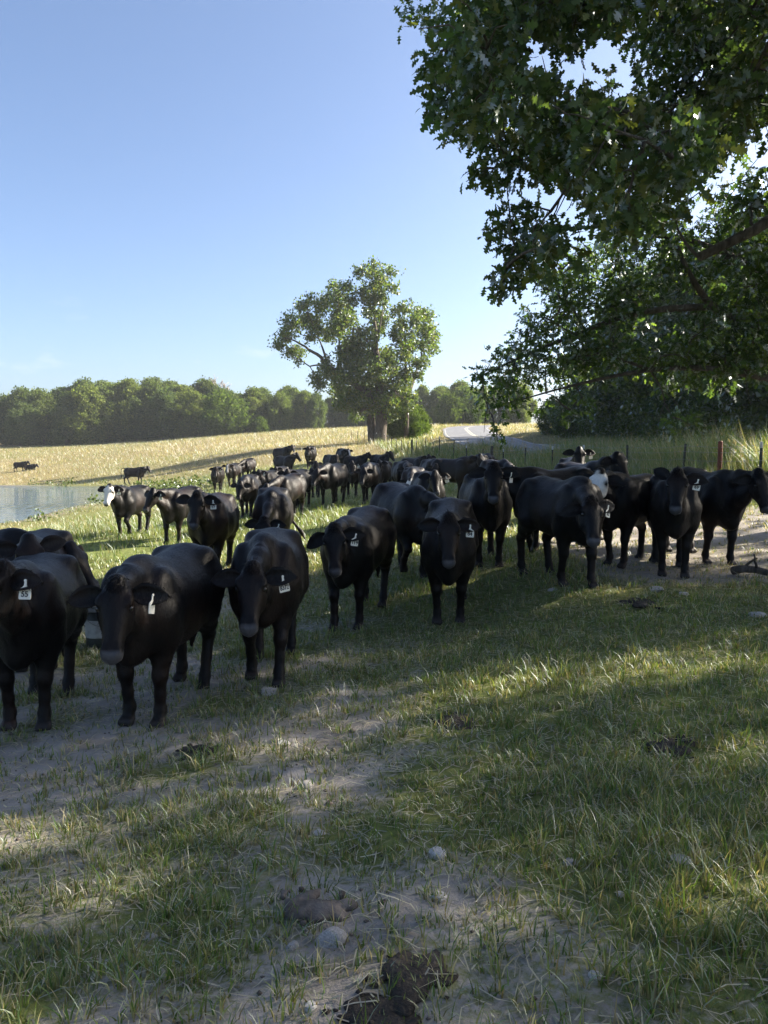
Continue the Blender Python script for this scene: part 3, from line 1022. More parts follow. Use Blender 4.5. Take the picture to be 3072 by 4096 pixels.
def ground_mat():
    m, N, L, out = new_mat('pasture_ground')
    p = N.new('ShaderNodeBsdfPrincipled')
    L.new(p.outputs[0], out.inputs[0])
    p.inputs['Roughness'].default_value = 0.95
    p.inputs['Specular IOR Level'].default_value = 0.15
    a = N.new('ShaderNodeAttribute'); a.attribute_name = 'col'
    sp = N.new('ShaderNodeSeparateColor'); L.new(a.outputs['Color'], sp.inputs[0])
    tc = N.new('ShaderNodeTexCoord')

    def noise(s, det=5, rough=.6):
        n = N.new('ShaderNodeTexNoise'); n.inputs['Scale'].default_value = s; n.inputs['Detail'].default_value = det
        n.inputs['Roughness'].default_value = rough
        L.new(tc.outputs['Object'], n.inputs['Vector'])
        return n
    nS = noise(2.2, 8, .7); nF = noise(26, 6, .7); nG = noise(9, 5)
    soil = ramp(N, [(0.28, (0.185, 0.165, 0.145)), (0.5, (0.30, 0.275, 0.245)), (0.72, (0.39, 0.36, 0.325))])
    L.new(nS.outputs[0], soil.inputs[0])
    grn = ramp(N, [(0.3, (0.075, 0.095, 0.028)), (0.55, (0.14, 0.165, 0.048)), (0.75, (0.20, 0.205, 0.070))])
    L.new(nG.outputs[0], grn.inputs[0])
    strw = ramp(N, [(0.3, (0.12, 0.095, 0.045)), (0.6, (0.24, 0.19, 0.095)), (0.8, (0.33, 0.27, 0.15))])
    L.new(nG.outputs[0], strw.inputs[0])
    m1 = N.new('ShaderNodeMixRGB'); L.new(sp.outputs[1], m1.inputs[0]); L.new(grn.outputs[0], m1.inputs[1]); L.new(strw.outputs[0], m1.inputs[2])
    ad = N.new('ShaderNodeMath'); ad.operation = 'ADD'
    sb = N.new('ShaderNodeMath'); sb.operation = 'MULTIPLY_ADD'; sb.inputs[1].default_value = 1.3; sb.inputs[2].default_value = -.65
    L.new(nF.outputs[0], sb.inputs[0]); L.new(sb.outputs[0], ad.inputs[0]); L.new(sp.outputs[0], ad.inputs[1])
    st = ramp(N, [(0.28, (0, 0, 0)), (0.62, (1, 1, 1))]); L.new(ad.outputs[0], st.inputs[0])
    m2 = N.new('ShaderNodeMixRGB'); L.new(st.outputs[0], m2.inputs[0]); L.new(m1.outputs[0], m2.inputs[1]); L.new(soil.outputs[0], m2.inputs[2])
    # wet mud along the waterline
    m3 = N.new('ShaderNodeMixRGB'); m3.inputs[2].default_value = (0.055, 0.042, 0.030, 1)
    L.new(sp.outputs[2], m3.inputs[0]); L.new(m2.outputs[0], m3.inputs[1])
    L.new(m3.outputs[0], p.inputs['Base Color'])
    b1 = N.new('ShaderNodeBump'); b1.inputs['Strength'].default_value = 0.9; b1.inputs['Distance'].default_value = 0.02
    L.new(nF.outputs[0], b1.inputs['Height'])
    nH = noise(95, 3); b2 = N.new('ShaderNodeBump'); b2.inputs['Strength'].default_value = 0.7; b2.inputs['Distance'].default_value = 0.006
    L.new(nH.outputs[0], b2.inputs['Height']); L.new(b1.outputs[0], b2.inputs['Normal'])
    L.new(b2.outputs[0], p.inputs['Normal'])
    return m


ground = link('ground', gme, ground_mat())
tag(ground, 'trampled pasture of dirt and grass rising to a dry meadow', None, None, 'structure')

# micro heights on the near sheet, for things set on it
def micro_z(x, y):
    x = np.asarray(x, float); y = np.asarray(y, float)
    nr = np.exp(-np.maximum(0, np.hypot(x, y - 4) - 9) / 6)
    return ground_z(x, y) + nr * (0.05 * (fbm(x, y, 1.3, 31, 3) - .5) + 0.055 * (fbm(x, y, .28, 41, 2) - .5))


def mz(x, y):
    return float(micro_z(np.array([x]), np.array([y]))[0])


# ------------------------------------------------------------------ road
def strip(S, offs, lift):
    """ribbon over the road spline, offsets across, lift above the ground"""
    T = np.gradient(S, axis=0); T /= np.linalg.norm(T, axis=1)[:, None]
    Nn = np.c_[T[:, 1], -T[:, 0]]
    zc = ground_z(S[:, 0], S[:, 1])
    V = []
    for i in range(len(S)):
        for o in offs:
            q = S[i] + Nn[i] * o
            V.append((q[0], q[1], zc[i] + 0.05 + lift - 0.012 * abs(o)))
    k = len(offs)
    Fc = []
    for i in range(len(S) - 1):
        for j in range(k - 1):
            Fc.append((i * k + j, (i + 1) * k + j, (i + 1) * k + j + 1, i * k + j + 1))
    return mesh_poly('road', V, Fc, True)


_zs = np.linspace(0, 1, len(ROAD_S))
asph = noise_mat('asphalt', [(0.3, (0.10, 0.105, 0.115)), (0.55, (0.15, 0.155, 0.165)), (0.75, (0.20, 0.205, 0.21))], 1.4, 0.75, 0.25, 60, detail=9, spec=0.4)
road = link('road', strip(ROAD_S, (-ROAD_W, -1.6, 0, 1.6, ROAD_W), 0.02), asph)
tag(road, 'grey asphalt road curving uphill beyond the fence', None, None, 'structure')
paint = noise_mat('road_paint', [(0.3, (0.38, 0.36, 0.28)), (0.7, (0.55, 0.52, 0.42))], 8, 0.7, 0.1)
paintw = noise_mat('road_paint_white', [(0.3, (0.26, 0.26, 0.26)), (0.7, (0.40, 0.40, 0.39))], 8, 0.7, 0.1)
for oa, mt in (((-.20, -.08), paint), ((.08, .20), paint), ((-3.02, -2.90), paintw), ((2.90, 3.02), paintw)):
    ln = link('painted_line', strip(ROAD_S, oa, 0.027), mt, road)

# ------------------------------------------------------------------ pond
def water_mat():
    m, N, L, out = new_mat('pond_water')
    p = N.new('ShaderNodeBsdfPrincipled'); L.new(p.outputs[0], out.inputs[0])
    p.inputs['Base Color'].default_value = (0.10, 0.13, 0.135, 1)
    p.inputs['Roughness'].default_value = 0.04
    p.inputs['IOR'].default_value = 1.5
    p.inputs['Specular IOR Level'].default_value = 0.6
    tc = N.new('ShaderNodeTexCoord'); mp = N.new('ShaderNodeMapping'); mp.inputs['Scale'].default_value = (0.5, 1.6, 1)
    L.new(tc.outputs['Object'], mp.inputs[0])
    n = N.new('ShaderNodeTexNoise'); n.inputs['Scale'].default_value = 2.2; n.inputs['Detail'].default_value = 4
    L.new(mp.outputs[0], n.inputs['Vector'])
    w = N.new('ShaderNodeTexWave'); w.wave_type = 'RINGS'; w.rings_direction = 'SPHERICAL'; w.inputs['Scale'].default_value = 0.55; w.inputs['Distortion'].default_value = 3; w.inputs['Detail'].default_value = 2
    mp2 = N.new('ShaderNodeMapping'); mp2.inputs['Location'].default_value = (21, -37, 0)
    L.new(tc.outputs['Object'], mp2.inputs[0]); L.new(mp2.outputs[0], w.inputs['Vector'])
    mx = N.new('ShaderNodeMath'); mx.operation = 'MULTIPLY_ADD'; mx.inputs[1].default_value = 0.5
    L.new(w.outputs[0], mx.inputs[0]); L.new(n.outputs[0], mx.inputs[2])
    b = N.new('ShaderNodeBump'); b.inputs['Strength'].default_value = 0.26; b.inputs['Distance'].default_value = 0.08
    L.new(mx.outputs[0], b.inputs['Height']); L.new(b.outputs[0], p.inputs['Normal'])
    return m


PS = catmull(np.vstack([POND, POND[:1]]), 6)[:-1]
c0 = PS.mean(0)
PV = [(c0[0], c0[1], POND_Z)] + [(c0[0] + (q[0] - c0[0]) * 1.03, c0[1] + (q[1] - c0[1]) * 1.03, POND_Z) for q in PS]
PF = [(0, 1 + i, 1 + (i + 1) % len(PS)) for i in range(len(PS))]
water = link('pond_water', mesh_poly('pond_water', PV, PF), water_mat())
tag(water, 'pale blue farm pond with soft ripples beside the pasture', None, None, 'structure')

# ------------------------------------------------------------------ trees
def leaf_cloud(P, size, n_each, dirs=None, spread=1.0, seed=0, shape='quad', pal=None, jitter=0.25, flat=0.0):
    """leaf faces around cluster points P (N,3). Returns V, tris, colours"""
    r = np.random.default_rng(seed)
    N = len(P) * n_each
    c = np.repeat(P, n_each, 0) + r.normal(0, 1, (N, 3)) * spread
    # random orientation
    a = r.normal(0, 1, (N, 3)); a /= np.linalg.norm(a, axis=1)[:, None]
    b = r.normal(0, 1, (N, 3))
    if flat:
        a[:, 2] -= flat; a /= np.linalg.norm(a, axis=1)[:, None]
    b -= a * (a * b).sum(1)[:, None]; b /= np.linalg.norm(b, axis=1)[:, None]
    n_ = np.cross(a, b)
    L = size * r.uniform(.65, 1.3, N)[:, None]
    if shape == 'quad':      # folded pointed leaf spray: 4 corners + mid fold
        T = [(0, 0, 0), (.42, .36, .10), (1, 0, .02), (.42, -.36, .10)]
        tris = [(0, 1, 2), (0, 2, 3)]
    elif shape == 'spray':   # ragged clump of several leaflets
        T = [(0, 0, 0), (.35, .45, .12), (.45, .12, 0), (1, .25, .1), (.6, -.05, .02), (.85, -.42, -.05), (.3, -.2, .1)]
        tris = [(0, 1, 2), (0, 2, 4), (2, 3, 4), (4, 5, 6), (0, 4, 6)]
    elif shape == 'lobed':   # white-oak leaf, rounded lobes
        hp = [(0, .02), (.20, .19), (.30, .07), (.45, .31), (.54, .10), (.70, .32), (.80, .11), (.93, .17), (1, .0)]
        T = [(x, y, .10 * y + .10 * math.sin(x * 3)) for x, y in hp] + [(x, -y, .10 * y + .10 * math.sin(x * 3)) for x, y in hp[1:-1]]
        n = len(hp)
        tris = []
        up = list(range(n)); dn = [0] + list(range(n, n + n - 2)) + [n - 1]
        for i in range(n - 1):
            if up[i] == dn[i]: tris.append((up[i], dn[i + 1], up[i + 1]))
            elif up[i + 1] == dn[i + 1]: tris.append((up[i], dn[i], up[i + 1]))
            else: tris += [(up[i], dn[i], dn[i + 1]), (up[i], dn[i + 1], up[i + 1])]
    else:                    # pin-oak leaf, spiky
        hp = [(0, .012), (.22, .04), (.30, .27), (.40, .06), (.58, .30), (.66, .06), (.86, .17), (1, 0)]
        T = [(x, y, .12 * y) for x, y in hp] + [(x, -y, .12 * y) for x, y in hp[1:-1]]
        n = len(hp)
        tris = []
        up = list(range(n)); dn = [0] + list(range(n, n + n - 2)) + [n - 1]
        for i in range(n - 1):
            if up[i] == dn[i]: tris.append((up[i], dn[i + 1], up[i + 1]))
            elif up[i + 1] == dn[i + 1]: tris.append((up[i], dn[i], up[i + 1]))
            else: tris += [(up[i], dn[i], dn[i + 1]), (up[i], dn[i + 1], up[i + 1])]
    T = np.array(T); tris = np.array(tris)
    if dirs is not None:
        a0 = np.repeat(dirs, n_each, 0) + r.normal(0, .75, (N, 3)); a0 /= np.linalg.norm(a0, axis=1)[:, None]
        a = a0
        b = b - a * (a * b).sum(1)[:, None]; b /= np.linalg.norm(b, axis=1)[:, None]
        n_ = np.cross(a, b)
    V = c[:, None, :] + (T[None, :, 0:1] * a[:, None, :] + T[None, :, 1:2] * b[:, None, :] + T[None, :, 2:3] * n_[:, None, :]) * L[:, None, :]
    k = len(T)
    Fi = (np.arange(N) * k)[:, None, None] + tris[None]
    pal = np.array(pal if pal is not None else [(.035, .055, .018), (.05, .075, .022), (.07, .095, .026), (.028, .045, .018)])
    ci = r.integers(0, len(pal), N)
    C = pal[ci] * r.uniform(1 - jitter, 1 + jitter, (N, 1))
    C = np.repeat(C, k, 0)
    return V.reshape(-1, 3), Fi.reshape(-1, 3), C


def blob_points(blobs, dens, seed=0, hollow=0.35):
    """points filling ellipsoid blobs (cx,cy,cz,rx,ry,rz), biased to the outside; returns points and outward dirs"""
    r = np.random.default_rng(seed)
    P, D = [], []
    for b in blobs:
        c = np.array(b[:3]); R = np.array(b[3:6])
        n = max(4, int(dens * (R[0] * R[1] * R[2]) ** (2 / 3) * (b[6] if len(b) > 6 else 1)))
        d = r.normal(0, 1, (n, 3)); d /= np.linalg.norm(d, axis=1)[:, None]
        q = (hollow + (1 - hollow) * r.random(n) ** .6)[:, None] * (1 + .18 * r.normal(0, 1, (n, 1)))
        P.append(c + d * R * q); D.append(d)
    return np.vstack(P), np.vstack(D)


def limb(a, b, ra, rb, seed, wob=0.06, n=7, seg=7):
    r = np.random.default_rng(seed)
    a, b = np.array(a, float), np.array(b, float)
    L = np.linalg.norm(b - a)
    ts = np.linspace(0, 1, n)
    off = np.cumsum(r.normal(0, 1, (n, 3)), 0) * wob * L / n
    off -= ts[:, None] * off[-1]
    off -= off[0] * (1 - ts)[:, None]
    sag = np.zeros((n, 3)); sag[:, 2] = 0.08 * L * np.sin(PI * ts)
    P = a + (b - a) * ts[:, None] + off + sag
    return tube(P, ra + (rb - ra) * ts, seg), P


def generic_tree(seed, H=12.0, R=4.0, base=0.12, leaf=0.34, dens=60, n_each=9, kind='spray', pal=None, filt=None, nb=26, bs=1.0, hollow=.35):
    """trunk mesh, crown mesh of a broad woodland tree"""
    r = np.random.default_rng(seed)
    parts = []
    lean = r.normal(0, .35, 2)
    topz = H * .72
    t, P = limb((0, 0, -.3), (lean[0], lean[1], topz), H * .022 + .05, .05, seed, .05, 9, 9)
    parts.append(t)
    blobs = []
    for i in range(nb):
        zf = base + (1 - base) * (i + .5) / nb
        prof = math.sin(PI * min(1, (zf - base) / (1 - base) * .86 + .14)) ** .6
        an = i * 2.4 + r.uniform(-.4, .4)
        rr = R * prof * r.uniform(.45, .9)
        z = H * zf * .95
        br = R * r.uniform(.26, .42) * bs
        c = (lean[0] * zf + rr * math.cos(an), lean[1] * zf + rr * math.sin(an), z)
        blobs.append((*c, br, br, br * r.uniform(.6, .85)))
        k = int(np.clip((z * .75 / topz) * 8, 1, 8))
        lt, _ = limb(P[k], np.array(c) * .94 + P[k] * .06, .07 * (1 - zf) + .03, .015, seed * 50 + i, .10, 5, 5)
        parts.append(lt)
    pts, dr = blob_points(blobs, dens, seed + 3, hollow)
    if filt is not None: pts = pts[filt(pts)]
    V, Fi, C = leaf_cloud(pts, leaf, n_each, None, leaf * .75, seed + 9, kind, pal)
    tv, tf = merge(parts)
    return mesh_poly('trunk', tv, tf, True), mesh_np('crown', V, Fi, True, C)


def put_tree(name, tm, cm, loc, rz, s, label, group=None, cat='tree', leafmat=None):
    o = empty(name, loc, rz)
    o.scale = s if hasattr(s, '__len__') else (s, s, s)
    tag(o, label, cat, group)
    if tm: link('trunk', tm, MAT_BARK, o)
    link('crown', cm, leafmat or MAT_LEAF, o)
    return o


PAL_FAR = [(.085, .115, .048), (.105, .138, .055), (.125, .155, .060), (.070, .098, .045)]
FAR = [generic_tree(200 + i, 12.0, 4.0 + .25 * i, .04 + .02 * i, .40, 46, 10, 'quad', PAL_FAR, None, 34, .80, .6) for i in range(5)]
r_ = np.random.default_rng(5)
# far wood along the left ridge: (pixel x, top pixel y)
PROF = [(-250, 1600), (-120, 1590), (0, 1582), (90, 1570), (170, 1560), (250, 1548), (330, 1532), (410, 1545), (480, 1540), (560, 1530), (640, 1545), (720, 1540), (800, 1548), (880, 1560), (950, 1570), (1010, 1555), (1090, 1545), (1160, 1550), (1230, 1575), (1300, 1560), (1380, 1560), (1460, 1570), (1560, 1560), (1650, 1550), (1740, 1545), (1830, 1540), (1920, 1535), (2000, 1540)]
k = 0
for row, dd in ((0, 152), (1, 158), (2, 165)):
    for (px, py) in PROF:
        if row == 0 and (px > 1250): continue
        px2 = px + r_.uniform(-45, 45) + row * 40
        d = dd + r_.uniform(-2, 3)
        if px > 1500 and row < 1: d += 6
        x = xd(px2, d)
        z = gz(x, d)
        pyj = py + (14 if row == 0 else 0) + r_.uniform(-16, 22)
        ztop = at(px2, pyj, d)[2]
        if row == 0: ztop = z + (ztop - z) * r_.uniform(.82, 1.0)
        Ht = max(7.0, ztop - z)
        tm, cm = FAR[(k * 3 + row * 2 + k // 5) % 5]
        put_tree('woodland_tree', tm, cm, (x, d, z - .3), r_.uniform(0, 6.28), (Ht / 12 * r_.uniform(.8, 1.15), 1.05 * Ht / 12, Ht / 11.6), 'dense green tree in the far wood along the meadow ridge', 'trees of the far wood', leafmat=MAT_LEAF_FAR)
        k += 1
# small rounded bushes in front of the far wood
bush_t, bush_c = generic_tree(260, 4.0, 2.3, .02, .30, 60, 9, 'spray', [(.07, .105, .03), (.09, .125, .035), (.055, .085, .025)])
for px, d, hgt, lab in ((1040, 146, 3.0, 'small bright green round bush at the right end of the far wood'), (905, 148, 8.0, 'rounded tall bush leaning out of the far wood beside the small bright bush')):
    x = xd(px, d)
    put_tree('bush', bush_t, bush_c, (x, d, gz(x, d) - .2), .7 + px, hgt / 4.0, lab, None, 'bush', MAT_LEAF_FAR)


def bare_tree(seed, H):
    r = np.random.default_rng(seed)
    parts = []
    t, P = limb((0, 0, 0), (.3, 0, H * .7), .16, .05, seed, .04, 7, 6)
    parts.append(t)
    for i in range(22):
        k = 2 + i % 5
        an = i * 2.4
        e = P[k] + np.array([math.cos(an) * H * .16, math.sin(an) * H * .16, H * r.uniform(.16, .34)])
        t, Q = limb(P[k], e, .12, .07, seed * 9 + i, .12, 5, 5)
        parts.append(t)
        for j in range(3):
            e2 = Q[3] + r.normal(0, H * .06, 3) + np.array([0, 0, H * .09])
            parts.append(limb(Q[3], e2, .07, .04, seed * 99 + i * 7 + j, .1, 4, 4)[0])
    v, f = merge(parts)
    return mesh_poly('trunk', v, f, True)


x, d = xd(880, 160), 160
bt = link('dead_tree', bare_tree(3, at(880, 1520, d)[2] - gz(x, d)), noise_mat('weathered_wood', [(0.3, (.16, .14, .12)), (.7, (.30, .27, .24))], 5, .9, .3))
bt.location = (x, d, gz(x, d))
tag(bt, 'bare grey dead tree standing above the far wood', 'tree')

# ---- lone oak in the middle distance, limbs and lobes laid out from its outline
TD = 80.0
tx, tz = xd(1520, TD), gz(xd(1520, TD), TD)
zc = lambda zx, zy: (1050 + zx * .4822, 1050 + zy * .4822)
LOBES = [(180, 600, 75), (150, 690, 55), (230, 680, 70), (290, 560, 80), (350, 450, 85), (330, 370, 60), (400, 320, 50), (430, 500, 80), (500, 420, 70), (240, 770, 45), (420, 600, 70), (510, 560, 60),
         (590, 220, 60), (630, 300, 80), (700, 250, 60), (560, 340, 60), (680, 400, 90), (740, 330, 60), (620, 470, 80), (490, 290, 35),
         (830, 150, 60), (920, 90, 65), (990, 150, 70), (1060, 120, 45), (1080, 240, 50), (920, 220, 90), (850, 290, 70), (990, 310, 80), (900, 400, 80), (1010, 420, 60), (950, 500, 90),
         (1120, 410, 55), (1200, 400, 55), (1150, 500, 70), (1300, 410, 60), (1370, 440, 65), (1270, 500, 75), (1400, 560, 65), (1440, 600, 40), (1350, 640, 80), (1420, 680, 50), (1230, 640, 90), (1130, 620, 80), (1330, 740, 60), (1190, 760, 90), (1280, 830, 60), (1340, 820, 45),
         (720, 540, 80), (640, 620, 90), (760, 650, 100), (860, 620, 90), (680, 730, 90), (800, 780, 120), (920, 760, 110), (1040, 740, 90), (700, 860, 90), (840, 920, 120), (980, 900, 110), (1090, 880, 90), (600, 920, 80), (520, 920, 70), (430, 960, 50), (470, 1010, 60), (560, 1010, 70), (680, 1010, 100), (820, 1050, 110), (950, 1040, 110), (1080, 1020, 90), (1180, 1000, 70), (700, 1120, 90), (800, 1170, 100), (920, 1180, 100), (1030, 1170, 90), (660, 1200, 60), (1130, 1130, 70), (1200, 1180, 60), (960, 1260, 70), (760, 1250, 60), (1060, 1260, 60), (540, 820, 40), (580, 520, 60), (300, 830, 25), (1190, 920, 60), (1290, 940, 50), (1230, 1100, 50)]
pxm = TD / F_PX * .4822
blobs, lobec = [], []
rl = np.random.default_rng(77)
for (zx, zy, rr) in LOBES:
    p = at(*zc(zx, zy), TD)
    depth = rl.normal(0, 1.0) * (2.6 if zy > 500 else 1.6)
    if 600 < zx < 900 and 500 < zy < 1250: depth -= 1.2
    R = rr * pxm
    c = np.array([p[0] - tx, depth, p[2] - tz])
    blobs.append((*c, R, R * 1.25, R * .95)); lobec.append(c)
parts = []
tr0, TP = limb((0, 0, -.3), (.3, 0, 4.2), .66, .52, 1, .03, 8, 12); parts.append(tr0)
tr1, TP1 = limb((-.75, .5, -.3), (-1.0, .4, 3.0), .48, .40, 2, .03, 6, 9); parts.append(tr1)
J = lambda zx, zy, dy=0.0: np.array([at(*zc(zx, zy), TD)[0] - tx, dy, at(*zc(zx, zy), TD)[2] - tz])
LIMBS = [((980, 1180), (650, 960), .42, .26, -1), ((650, 960), (545, 865), .26, .22, -1), ((545, 865), (400, 740), .20, .14, -1.2), ((400, 740), (200, 640), .13, .05, -1.5), ((545, 865), (470, 640), .15, .06, -.5), ((545, 870), (400, 870), .11, .07, -1), ((400, 870), (250, 790), .07, .03, -1.4), ((470, 640), (370, 420), .07, .03, 0), ((650, 960), (620, 500), .16, .06, .5), ((620, 500), (630, 260), .07, .03, .6),
         ((980, 1150), (940, 720), .45, .28, .6), ((940, 720), (930, 480), .26, .14, .6), ((930, 480), (930, 180), .13, .04, .5), ((940, 720), (1000, 400), .14, .05, 0), ((940, 760), (760, 560), .13, .05, -1),
         ((1010, 1180), (1190, 950), .26, .18, 1), ((1190, 950), (1190, 780), .16, .10, 1), ((1190, 780), (1150, 480), .10, .04, 1.2), ((1200, 1150), (1260, 950), .26, .18, 2), ((1260, 950), (1220, 830), .15, .09, 2), ((1260, 950), (1320, 800), .13, .08, 2), ((1320, 800), (1350, 480), .09, .03, 1.8), ((1320, 780), (1430, 640), .06, .02, 1.5), ((1220, 830), (1240, 560), .08, .03, 1.4),
         ((1100, 1080), (1050, 940), .12, .08, -1.6), ((1050, 940), (1030, 780), .07, .03, -1.8), ((1000, 1200), (1110, 1090), .26, .2, -1.2), ((930, 1190), (820, 1240), .24, .14, -1.5)]
for i, (a, b, ra, rb, dy) in enumerate(LIMBS):
    parts.append(limb(J(*a, dy * .4), J(*b, dy), ra, rb, 300 + i, .07, 6, 7)[0])
cc = np.array(lobec)
for i in range(len(lobec)):            # a short branch from the nearest limb joint towards each lobe
    js = np.array([J(*b, dy) for (a, b, ra, rb, dy) in LIMBS])
    j = js[np.argmin(np.linalg.norm((js - cc[i]) * [1, .6, 1.0], axis=1))]
    parts.append(limb(j, cc[i], .055, .018, 500 + i, .12, 5, 5)[0])
parts.append(limb((2.75, 3.2, -.4), J(1205, 1150, 2), .26, .22, 601, .03, 5, 8)[0])
tv, tf = merge(parts)
pts, dr = blob_points(blobs, 42, 8, .25)
V, Fi, C = leaf_cloud(pts, .27, 13, None, .20, 9, 'quad', [(.072, .110, .040), (.092, .135, .046), (.120, .160, .050), (.060, .092, .040), (.135, .150, .048)])
oak = put_tree('lone_oak', mesh_poly('trunk', tv, tf, True), mesh_np('crown', V, Fi, True, C), (tx, TD, tz), 0, 1, 'lone spreading oak with open limbs at the fence corner', leafmat=MAT_LEAF_LONE)
# shrubs at the foot of the oak, along the road
for px, d, hgt, lab in ((1610, 84, 4.2, 'leafy shrub at the right foot of the lone oak'), (1660, 90, 3.6, 'yellow green shrub on the verge left of the road bend'), (1800, 146, 6, 'bright shrub at the far side of the road crest'), (1870, 148, 7, 'light green sapling in the sun above the road crest')):
    x = xd(px, d)
    put_tree('bush', bush_t, bush_c, (x, d, gz(x, d) - .2), px * .37, (hgt / 4.0 * .8, hgt / 4.0 * .8, hgt / 4.0), lab, None, 'bush', MAT_LEAF_FAR)

# ---- wood on the right beyond the road
PAL_R = [(.055, .086, .032), (.072, .106, .036), (.095, .125, .040), (.046, .072, .030)]
RW = [generic_tree(400 + i, 12.0, 3.6, .10, .30, 60, 11, 'quad', PAL_R) for i in range(4)]
RWU = [generic_tree(450 + i, 4.0, 2.2, .02, .20, 70, 11, 'quad', PAL_R) for i in range(2)]
spots = [(19.5, 31, 12), (18.8, 36, 12.5), (18.2, 42, 11.5), (18.4, 48.5, 12.5), (17.8, 55, 12), (18.3, 62, 11), (23, 33.5, 13), (23.5, 40, 14), (22.5, 46, 13.5), (22, 53, 13), (22.6, 60, 12.5), (22.4, 68, 11), (19, 69, 10), (27, 37, 14), (28, 45, 14), (27, 54, 14), (25, 28, 13), (29, 31, 13), (27.5, 63, 13), (27, 73, 12), (34, 40, 14), (34, 52, 14), (21, 77, 9.5), (26, 84, 11), (33, 66, 13), (33, 78, 13), (35, 92, 12)]
for i, (x, y, Ht) in enumerate(spots):
    tm, cm = RW[i % 4]
    put_tree('roadside_tree', tm, cm, (x, y, gz(x, y) - .2), i * 1.7, (Ht / 12 * 1.05, Ht / 12 * 1.05, Ht / 12), 'dark green tree in the shaded wood across the road', 'trees of the wood across the road')
ru = np.random.default_rng(15)
for i in range(30):
    y = 29 + i * 1.65
    x = 17.3 + ru.uniform(0, 2.2) - .02 * (y - 28)
    tm, cm = RWU[i % 2]
    s = ru.uniform(.55, 1.0)
    put_tree('roadside_bush', tm, cm, (x, y, gz(x, y) - .15), i * 2.1, s, 'leafy shrub under the shaded trees across the road', 'shrubs along the wood across the road', 'bush')
# ------------------------------------------------------------------ near oak over the pasture (trunk stands right of the frame)
def in_poly(px, py, poly):
    ins = False
    n = len(poly)
    for i in range(n):
        (x1, y1), (x2, y2) = poly[i], poly[(i + 1) % n]
        if (y1 > py) != (y2 > py) and px < (x2 - x1) * (py - y1) / (y2 - y1) + x1: ins = not ins
    return ins


def proj(p):
    v = np.asarray(p) - np.array([0, 0, CAM_Z])
    dz = v @ FWD
    if dz < .05: return None
    return W_PX / 2 + v[0] / dz * F_PX, H_PX / 2 - (v @ UPV) / dz * F_PX, dz


# gaps in the foliage through which the sun reaches the ground (x, y, rx, ry, turn)
GAPS = [(.75, 5.75, 1.15, .26, .42), (2.5, 5.9, .95, .42, .3), (4.4, 10.6, 1.9, 1.3, 0), (-1.7, 3.75, .55, .12, .1), (-1.0, 3.05, .4, .10, .1), (2.2, 8.0, .5, .14, 0), (-2.6, 12.2, 3.2, 1.5, 0), (3.6, 7.2, .5, .14, .2)]


def sun_gap(P, seed=0, keep=.06):
    """mask of leaf clusters that stay"""
    P = np.asarray(P)
    g = P[:, :2] - np.array([SUN_DIR.x, SUN_DIR.y]) / SUN_DIR.z * (P[:, 2:3] - 0.05)
    hit = np.zeros(len(P), bool)
    nz = .55 * (fbm(g[:, 0], g[:, 1], .5, 131, 2) - .5) * 2
    for x, y, rx, ry, t in GAPS:
        dx, dy = g[:, 0] - x, g[:, 1] - y
        u, v = dx * math.cos(t) + dy * math.sin(t), -dx * math.sin(t) + dy * math.cos(t)
        hit |= (u / (rx + .12)) ** 2 + (v / (ry + .14)) ** 2 < 1 + nz
    r = np.random.default_rng(seed)
    return ~hit | (r.random(len(P)) < keep)


ON = np.array([7.2, 8.5, 0.0]); ON[2] = gz(ON[0], ON[1])
# what the oak's leafy boughs cover, as seen from the standpoint (only used to prune the crown)
CROWN = [(1760, -900), (1770, 60), (1700, 250), (1730, 420), (1830, 560), (1930, 620), (1920, 720), (2060, 750), (1950, 850), (2000, 1040), (1955, 1120), (1975, 1190), (2120, 1110), (2400, 1010), (2700, 980), (3072, 900), (4500, 1000), (4500, -900)]
HOLES = [(2130, 235, 45), (2480, 200, 30), (2620, 270, 55), (2380, 330, 35), (3010, 650, 70), (2200, 760, 25)]
ro = np.random.default_rng(42)
vis, hid = [], []
tries = 0
while len(vis) < 120 and tries < 9000:
    tries += 1
    px, py = ro.uniform(1750, 3350), ro.uniform(-500, 1150)
    d = ro.uniform(6.4, 10.2)
    R = ro.uniform(.26, .46)
    rp = R / d * F_PX * .92
    ok = all(in_poly(px + rp * math.cos(a), py + rp * math.sin(a), CROWN) for a in np.linspace(0, 6.28, 9)[:-1])
    if not ok: continue
    if any(math.hypot(px - hx, py - hy) < rp * .75 + hr for hx, hy, hr in HOLES): continue
    p = at(px, py, d)
    if any(np.linalg.norm(p - np.array(b[:3])) < .34 for b in vis): continue
    vis.append((*p, R, R, R * .8))
